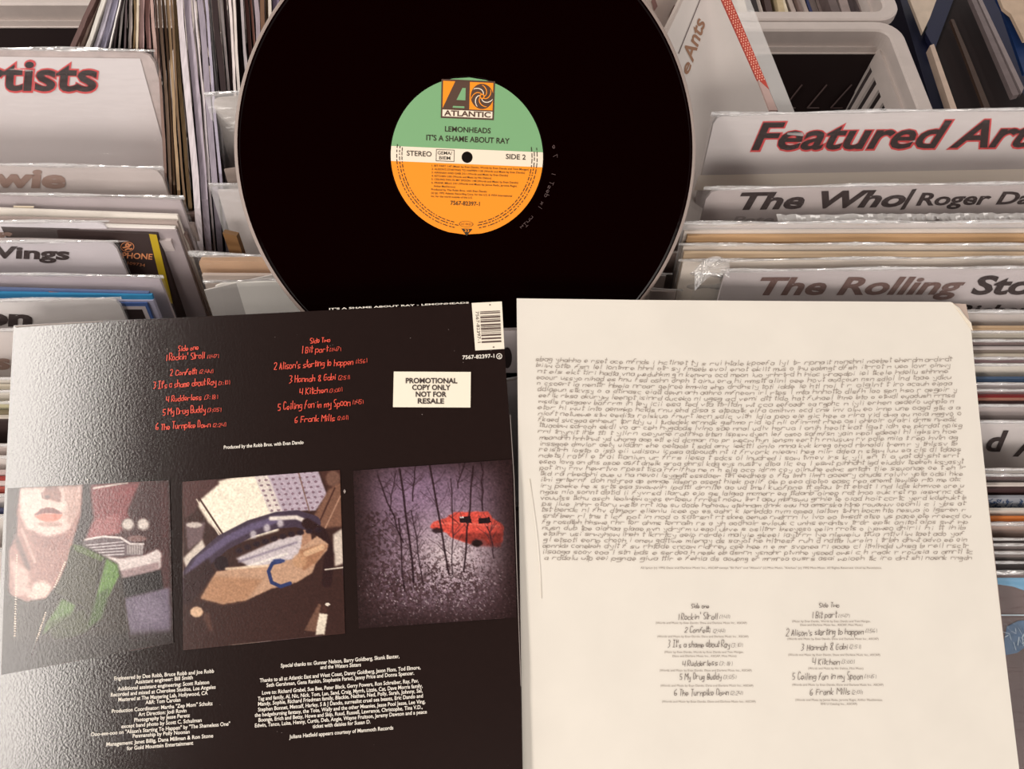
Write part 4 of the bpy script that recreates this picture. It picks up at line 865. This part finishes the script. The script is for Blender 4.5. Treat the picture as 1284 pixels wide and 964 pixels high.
GI = mat('pencil_grey_ink', (146, 132, 122), .7, .2); GD = mat('dark_grey_ink', (104, 90, 84), .7, .2)
# dense handwriting: 34 wavering lines of made-up words
q = MB(); rb = random.Random(21); freq = 'eeeeeetttttaaaaooooiiiinnnnsssshhhrrrrdddlllcuumwfgypbvk'
for k in range(34):
    f = k/33; yb = 452.5+f*249.0; xl = 672+f*9+rb.uniform(-1, 1.5); xr = 1196+f*24+rb.uniform(-6, 3)
    s = ''
    while len(s) < 105: s += ''.join(rb.choice(freq) for _ in range(rb.choice((1, 2, 3, 3, 4, 4, 5, 6, 7))))+' '
    nseg = 7; step = len(s)//nseg
    for j in range(nseg):
        sa, sb = j/nseg, (j+1)/nseg; sag = lambda t: 5.5*math.sin(math.pi*min(t*1.05, 1))*(1-.8*f)
        pen_px(q, s[j*step:(j+1)*step], inn_pl, (xl+(xr-xl)*sa, yb+sag(sa)), (xl+(xr-xl)*sb, yb+sag(sb)), 6.0, .00028, .0005, .6)
q.build('handwritten_text', GI, inner)
q = MB()
I1 = [('Side One', 866, 889, 762, 762, 5.5), ("1 Rockin' Stroll", 849, 900, 776.5, 776, 8), ('(1:41)', 901, 915, 775, 775, 4.5), ('2 Confetti', 858, 891, 793, 793, 7), ('(2:44)', 893, 909, 793, 793, 4.5), ("3 It's a shame about Ray", 837, 915, 811.5, 811, 8.5), ('(3:10)', 916, 931, 811.5, 811, 5), ('4 Rudderless', 855, 900, 835, 834, 7.5), ('(3:18)', 901, 918, 834, 834, 5), ('5 My Drug Buddy', 852, 905, 852, 851, 8), ('(3:05)', 906, 923, 851, 851, 5), ('6 The Turnpike Down', 845, 914, 872, 871, 8), ('(2:24)', 915, 931, 871, 871, 5)]
I2 = [('Side Two', 1026, 1052, 761, 761, 5.5), ('1 Bit part', 1017, 1049, 775, 774, 8), ('(1:47)', 1050, 1065, 774, 774, 4.5), ("2 Alison's starting to happen", 985, 1083, 797, 795, 8.5), ('(1:56)', 1084, 1099, 793, 793, 5), ('3 Hannah & Gabi', 1004, 1063, 815, 814, 8), ('(2:51)', 1064, 1079, 813, 813, 5), ('4 Kitchen', 1018, 1053, 833, 832.5, 8), ('(3:00)', 1054, 1071, 832, 832, 5), ('5 Ceiling fan in my Spoon', 993, 1082, 852, 851, 9), ('(1:45)', 1083, 1098, 850, 850, 5), ('6 Frank Mills', 1015, 1066, 871, 870, 8), ('(2:01)', 1067, 1081, 870, 870, 5)]
for s, x0, x1, y0, y1, hh in I1+I2: pen_px(q, s, inn_pl, (x0, y0), (x1, y1), hh, .00030 if s[0] != '(' else .00018, .0006, .3)
q.build('handwritten_titles', GD, inner)
q = MB(); wm = '(Words and Music by Evan Dando, Dave and Darlene Music Inc., ASCAP)'; w2 = '(Music by Evan Dando, Words by Evan Dando and Tom Morgan,'; w3 = 'Dave and Darlene Music Inc., ASCAP, Moo Music)'
for s, x0, x1, y in ((wm, 822, 936, 782), (wm, 824, 938, 799), (w2, 833, 932, 818.5), (w3, 843, 923, 823.5), (wm, 827, 942, 841.5), (wm, 828, 944, 860.5), (wm, 830, 947, 880.5), (w2, 993, 1091, 780), (w3, 1003, 1081, 784.5), (wm, 987, 1101, 802), (wm, 988, 1103, 822), ('(Words and Music by Nic Dalton, Moo Music)', 1013, 1082, 839), (wm, 993, 1107, 859.5), ('(Words and Music by James Rado, Jerome Ragni, Arthur MacDermot,', 997, 1106, 878.5), ('EMI U Catalog Inc., ASCAP)', 1029, 1074, 883.5), ('All lyrics (c) 1992 Dave and Darlene Music Inc., ASCAP except "Bit Part" and "Alison\'s" (c) Moo Music, "Kitchen" (c) 1992 Moo Music. All Rights Reserved. Used by Permission.', 803, 1105, 713)): ptext(q, s, inn_pl, (x0, y), (x1, y), 2.5, .0, .0, 0, .0005)
q.build('small_print', mat('fine_grey_ink', (140, 126, 116), .7), inner)
# ridge pressed by the disc inside and a faint seam
q = MB()
for i in range(24):
    t0, t1 = i/24, (i+1)/24
    f_ = lambda t: (664+9*math.sin(t*1.7)+t*6, 600+t*150)
    (xa, ya), (xb, yb) = f_(t0), f_(t1); wa = 1.6*math.sin(math.pi*t0)+.1; wb = 1.6*math.sin(math.pi*t1)+.1
    A_ = [PP(xa-wa, ya, *inn_pl)+IN*.0001, PP(xa, ya, *inn_pl)+IN*.0007, PP(xa+wa, ya, *inn_pl)+IN*.0001, PP(xb-wb, yb, *inn_pl)+IN*.0001, PP(xb, yb, *inn_pl)+IN*.0007, PP(xb+wb, yb, *inn_pl)+IN*.0001]
    q.add(A_, [[0, 1, 4, 3], [1, 2, 5, 4]])
q.build('paper_crease', paper, inner)

# ---------------------------------------------------------------- plastic crates behind
ZC = CAM.z-.54
wp = mat('white_crate_plastic', (196, 184, 178), .4, .4, .05); bpk = mat('dark_interior_board', (32, 18, 18), .5, .3); bpl = mat('dark_interior_rib', (78, 58, 56), .4, .4)
def crate(x0, x1, y0, y1, z, dep, label, slots=True):
    t = thing('plastic_crate', ((x0+x1)/2, (y0+y1)/2, z-dep), label, 'crate', None)
    # rim: rounded frame
    def rr(xa, xb, ya, yb, r, zz, n=6):
        out = []
        for cx_, cy_, a0 in ((xb-r, yb-r, 0), (xa+r, yb-r, 90), (xa+r, ya+r, 180), (xb-r, ya+r, 270)):
            for i in range(n+1): a = math.radians(a0+90*i/n); out.append(Vector((cx_+r*math.cos(a), cy_+r*math.sin(a), zz)))
        return out
    rw = .016; loops = [rr(x0, x1, y0, y1, .028, z-.010), rr(x0, x1, y0, y1, .028, z-.0015), rr(x0+.002, x1-.002, y0+.002, y1-.002, .026, z), rr(x0+rw-.002, x1-rw+.002, y0+rw-.002, y1-rw+.002, .016, z), rr(x0+rw, x1-rw, y0+rw, y1-rw, .014, z-.002), rr(x0+rw, x1-rw, y0+rw, y1-rw, .014, z-.022), rr(x0+rw-.003, x1-rw+.003, y0+rw-.003, y1-rw+.003, .014, z-.022)]
    n = len(loops[0]); q = MB(); vs = [p for l in loops for p in l]
    q.add(vs, [[j*n+i, j*n+(i+1) % n, (j+1)*n+(i+1) % n, (j+1)*n+i] for j in range(len(loops)-1) for i in range(n)]); q.build('rim', wp, t)
    # slotted walls, tapering to the base
    tp = .035; xa, xb, ya, yb = x0+rw, x1-rw, y0+rw, y1-rw
    top = [Vector((xa, ya, z-.02)), Vector((xb, ya, z-.02)), Vector((xb, yb, z-.02)), Vector((xa, yb, z-.02))]
    bot = [Vector((xa+tp, ya+tp, z-dep)), Vector((xb-tp, ya+tp, z-dep)), Vector((xb-tp, yb-tp, z-dep)), Vector((xa+tp, yb-tp, z-dep))]
    for s in range(4):
        a, b_, c_, d_ = top[s], top[(s+1) % 4], bot[(s+1) % 4], bot[s]
        nrm = (b_-a).cross(d_-a).normalized()*.003
        q = MB(); f = lambda u, v_: (a*(1-u)+b_*u)*(1-v_)+(d_*(1-u)+c_*u)*v_
        bars = max(6, int((b_-a).length/.021))
        for (v0, v1) in ((0, .10), (.46, .54), (.92, 1)): q.prism([f(0, v0), f(1, v0), f(1, v1), f(0, v1)], nrm)
        for i in range(bars+1):
            u = i/bars; w_ = .22/bars
            q.prism([f(max(u-w_, 0), .08), f(min(u+w_, 1), .08), f(min(u+w_, 1), .94), f(max(u-w_, 0), .94)], nrm*.95)
        q.build('side_wall', wp, t)
    q = MB(); q.prism(bot, Vector((0, 0, -.003))); q.build('base', wp, t)
    return t, (x0+rw, x1-rw, y0+rw, y1-rw)
def dark_panel(x0, x1, y1, z, dep, label):
    """a black slotted panel added at the far wall to make the crate interior dark"""
    t = thing('dark_interior_panel', ((x0+x1)/2, y1, z-dep), label, 'crate panel')
    q = MB(); f = lambda u, v_: Vector((x0+.03*v_+(x1-x0-.06*v_)*u, y1-.035*v_, z-dep*v_))
    q.prism([f(0, 0), f(1, 0), f(1, 1), f(0, 1)], Vector((0, .003, 0))); q.build('board', bpk, t)
    q = MB(); q.bar(f(0, 0), f(1, 0), .0011, Vector((0, 1, 0)), n=6); q.build('top_rim', wp, t)
    fr = Vector((0, -.0015, 0)); nb = int((x1-x0)/.028)
    for r_ in range(3):
        v0, v1 = .20+.25*r_, .36+.25*r_
        for i in range(nb):
            u = (i+.3)/nb; q = MB(); q.bar(f(u, v1)+fr, f(u+.035, v0)+fr, .0011, Vector((0, 1, 0)), n=5)
            q.bar(f(u, v1)+fr, f(u+.045, v1)+fr, .0008, Vector((0, 1, 0)), n=5); q.build('slot_rib', bpl, t)
    q = MB(); a = f(0, 1); q.box(Vector((x0+.03, y1-.22, z-dep-.004)), Vector((x1-x0-.06, 0, 0)), Vector((0, .18, 0)), Vector((0, 0, .003))); q.build('bottom_board', bpk, t)  # base board likewise added to keep the interior dark
    return t
near_r = PZ(1163, 137, ZC); far_r = PZ(1131, 24, ZC)
xr = PZ(1171, 137, ZC).x; yf = PZ(1100, 26, ZC).y; xl = xr-.37
crate(xl, xr, yf-.27, yf, ZC, .21, 'pale grey plastic crate with slotted sides behind the Featured Artists card')
dark_panel(xl+.020, xr-.020, yf-.021, ZC-.026, .178, 'added black slotted panel darkening the inside of the pale crate behind Featured Artists')
xr2 = PZ(1128, 12, ZC).x; crate(xr2-.37, xr2, yf+.002, yf+.28, ZC, .21, 'second pale plastic crate full of spines at the top right edge')
# items standing in the second crate
sp = [(PZ(930+i, 6, ZC).x) for i in range(0, 180, 1)]
cols = [(60, 40, 38), (210, 196, 180), (30, 16, 16), (196, 182, 172), (70, 50, 46), (150, 132, 118), (196, 176, 140), (216, 202, 176), (40, 26, 26), (188, 172, 164), (120, 100, 94), (176, 160, 152), (52, 58, 98), (110, 96, 92), (124, 108, 104), (100, 86, 84), (150, 134, 130), (60, 48, 50), (86, 74, 76), (120, 106, 104), (74, 60, 60), (104, 92, 92), (134, 120, 116)]
xx = PZ(928, 6, ZC).x; k = 0
xend = PZ(1108, 6, ZC).x
while xx < xend:
    wd_ = random.choice((.004, .006, .008, .011, .014)); col = cols[k % len(cols)]; z1 = ZC-.02-random.uniform(0, .02); ln_ = random.uniform(-.012, .012)
    q = MB(); q.add([Vector((xx, yf+.03, z1)), Vector((xx+wd_*.92, yf+.03, z1)), Vector((xx+wd_*.92+ln_, yf+.24, z1)), Vector((xx+ln_, yf+.24, z1)), Vector((xx, yf+.05, ZC-.20)), Vector((xx+wd_*.92, yf+.05, ZC-.20)), Vector((xx+wd_*.92+ln_, yf+.22, ZC-.20)), Vector((xx+ln_, yf+.22, ZC-.20))], [[0, 1, 2, 3], [7, 6, 5, 4], [0, 4, 5, 1], [1, 5, 6, 2], [2, 6, 7, 3], [3, 7, 4, 0]])
    cn = ['dark brown', 'ivory', 'black', 'rosy beige', 'umber', 'taupe', 'straw', 'cream', 'near-black', 'pinkish grey', 'mid taupe', 'stone', 'blue', 'grey brown', 'smoky', 'mouse grey', 'pale smoky', 'charcoal', 'slate brown', 'ash', 'deep umber', 'dusty', 'light ash'][k % 23]; tag(q.build('disc_case', mat('case_%d' % (k % len(cols)), col, .5, .3, .2)), '%s disc case, %s from the left in the second pale crate' % (cn, ('first second third fourth fifth sixth seventh eighth ninth tenth eleventh twelfth thirteenth fourteenth fifteenth sixteenth seventeenth eighteenth nineteenth twentieth'.split()+['far along']*9)[k]), 'disc case', 'disc cases in the second pale crate'); xx += wd_; k += 1
# left crate
yl = PZ(40, 2, ZC).y; xl0 = PZ(-160, 10, ZC).x
crate(xl0, xl0+.37, yl-.26, yl+.012, ZC, .21, 'pale plastic crate behind the tists card at the top left corner')
dark_panel(xl0+.02, xl0+.35, yl-.009, ZC-.026, .178, 'added black slotted panel darkening the inside of the pale crate at the top left corner')
crate(xl0, xl0+.37, yl+.014, yl+.28, ZC, .21, 'second pale crate beyond the one at the top left corner')

# blue crate and dark sleeves at the far upper right
navy = mat('navy_plastic', (22, 26, 54), .5, .3, .1)
t = thing('blue_bag', PZ(1200, 60, ZC-.3), 'dark blue carrier bag holding record covers at the upper right corner', 'bag')
zb = ZC-.06
q = MB()
def quadz(q, pts, z, th=.004, mi=0, dz=None):
    v = [PZ(x, y, z+(dz[i] if dz else 0)) for i, (x, y) in enumerate(pts)]; q.prism(v, Vector((0, 0, -th)), mi)
quadz(q, [(1118, -30), (1330, -30), (1330, 220), (1118, 220)], zb-.10, .01); q.build('bag_bottom', navy, t)
q = MB(); quadz(q, [(1126, -10), (1142, -10), (1214, 145), (1172, 145)], zb-.01, .09); q.build('bag_side', navy, t)
q = MB(); quadz(q, [(1187, -12), (1200, -12), (1172, 62), (1160, 40)], zb, .006); q.build('bag_strap', navy, t)
def flat(name, pts, z, col, lab, cat, th=.004, rough=.45, dz=None):
    q = MB(); quadz(q, pts, z, th, 0, dz); o_ = q.build(name, mat('fl_%d_%d_%d' % col, col, rough, .25, .12)); return tag(o_, lab, cat)
flat('record_sleeve', [(1139, -5), (1176, -5), (1166, 22), (1157, 41)], zb+.004, (196, 178, 160), 'cream cover corner poking from the blue bag', 'record')
flat('record_sleeve', [(1194, -10), (1222, -10), (1284, 120), (1300, 150), (1196, 150), (1170, 56)], zb-.005, (22, 8, 8), 'black record cover leaning in the blue bag', 'record', .01, .7)
flat('record_sleeve', [(1166, 57), (1171, 55), (1203, 145), (1195, 145)], zb+.006, (190, 168, 152), 'thin pale sleeve edge along the black cover in the blue bag', 'record', .01)
flat('record_sleeve', [(1192, 24), (1196, 24), (1214, 66), (1246, 145), (1238, 145), (1209, 68)], zb+.006, (66, 50, 42), 'thin dull brown sleeve edge on the black cover', 'record', .004)
flat('record_sleeve', [(1214, -10), (1220, -10), (1278, 118), (1270, 120)], zb+.012, (110, 98, 98), 'grey sleeve edge crossing the top right corner', 'record', .006, .25)
flat('record_sleeve', [(1222, -10), (1227, -10), (1284, 110), (1281, 117)], zb+.012, (132, 120, 120), 'lighter grey sleeve edge beside the first at the top right corner', 'record', .006, .25)
flat('record_sleeve', [(1246, -10), (1256, 10), (1284, 92), (1300, 90), (1300, -10)], zb, (18, 44, 88), 'bright blue cover at the top right corner', 'record')
flat('record_sleeve', [(1250, -10), (1258, 10), (1268, 18), (1284, 50), (1300, 50), (1300, -10)], zb+.010, (188, 164, 142), 'beige cover over the bright blue one at the top right corner', 'record')
t2 = thing('shop_counter', (0.1, 1.0, 0), 'low dark counter under the plastic crates', 'counter')
q = MB(); q.box(Vector((-1.3, .55, ZC-.245)), Vector((2.6, 0, 0)), Vector((0, 1.0, 0)), Vector((0, 0, .03))); q.build('counter_top', mat('counter_brown', (60, 40, 38), .5, .3, .15), t2)
for x in (-1.28, 1.24):
    q = MB(); q.box(Vector((x, .6, 0)), Vector((.04, 0, 0)), Vector((0, .9, 0)), Vector((0, 0, ZC-.245))); q.build('counter_leg', dark, t2)
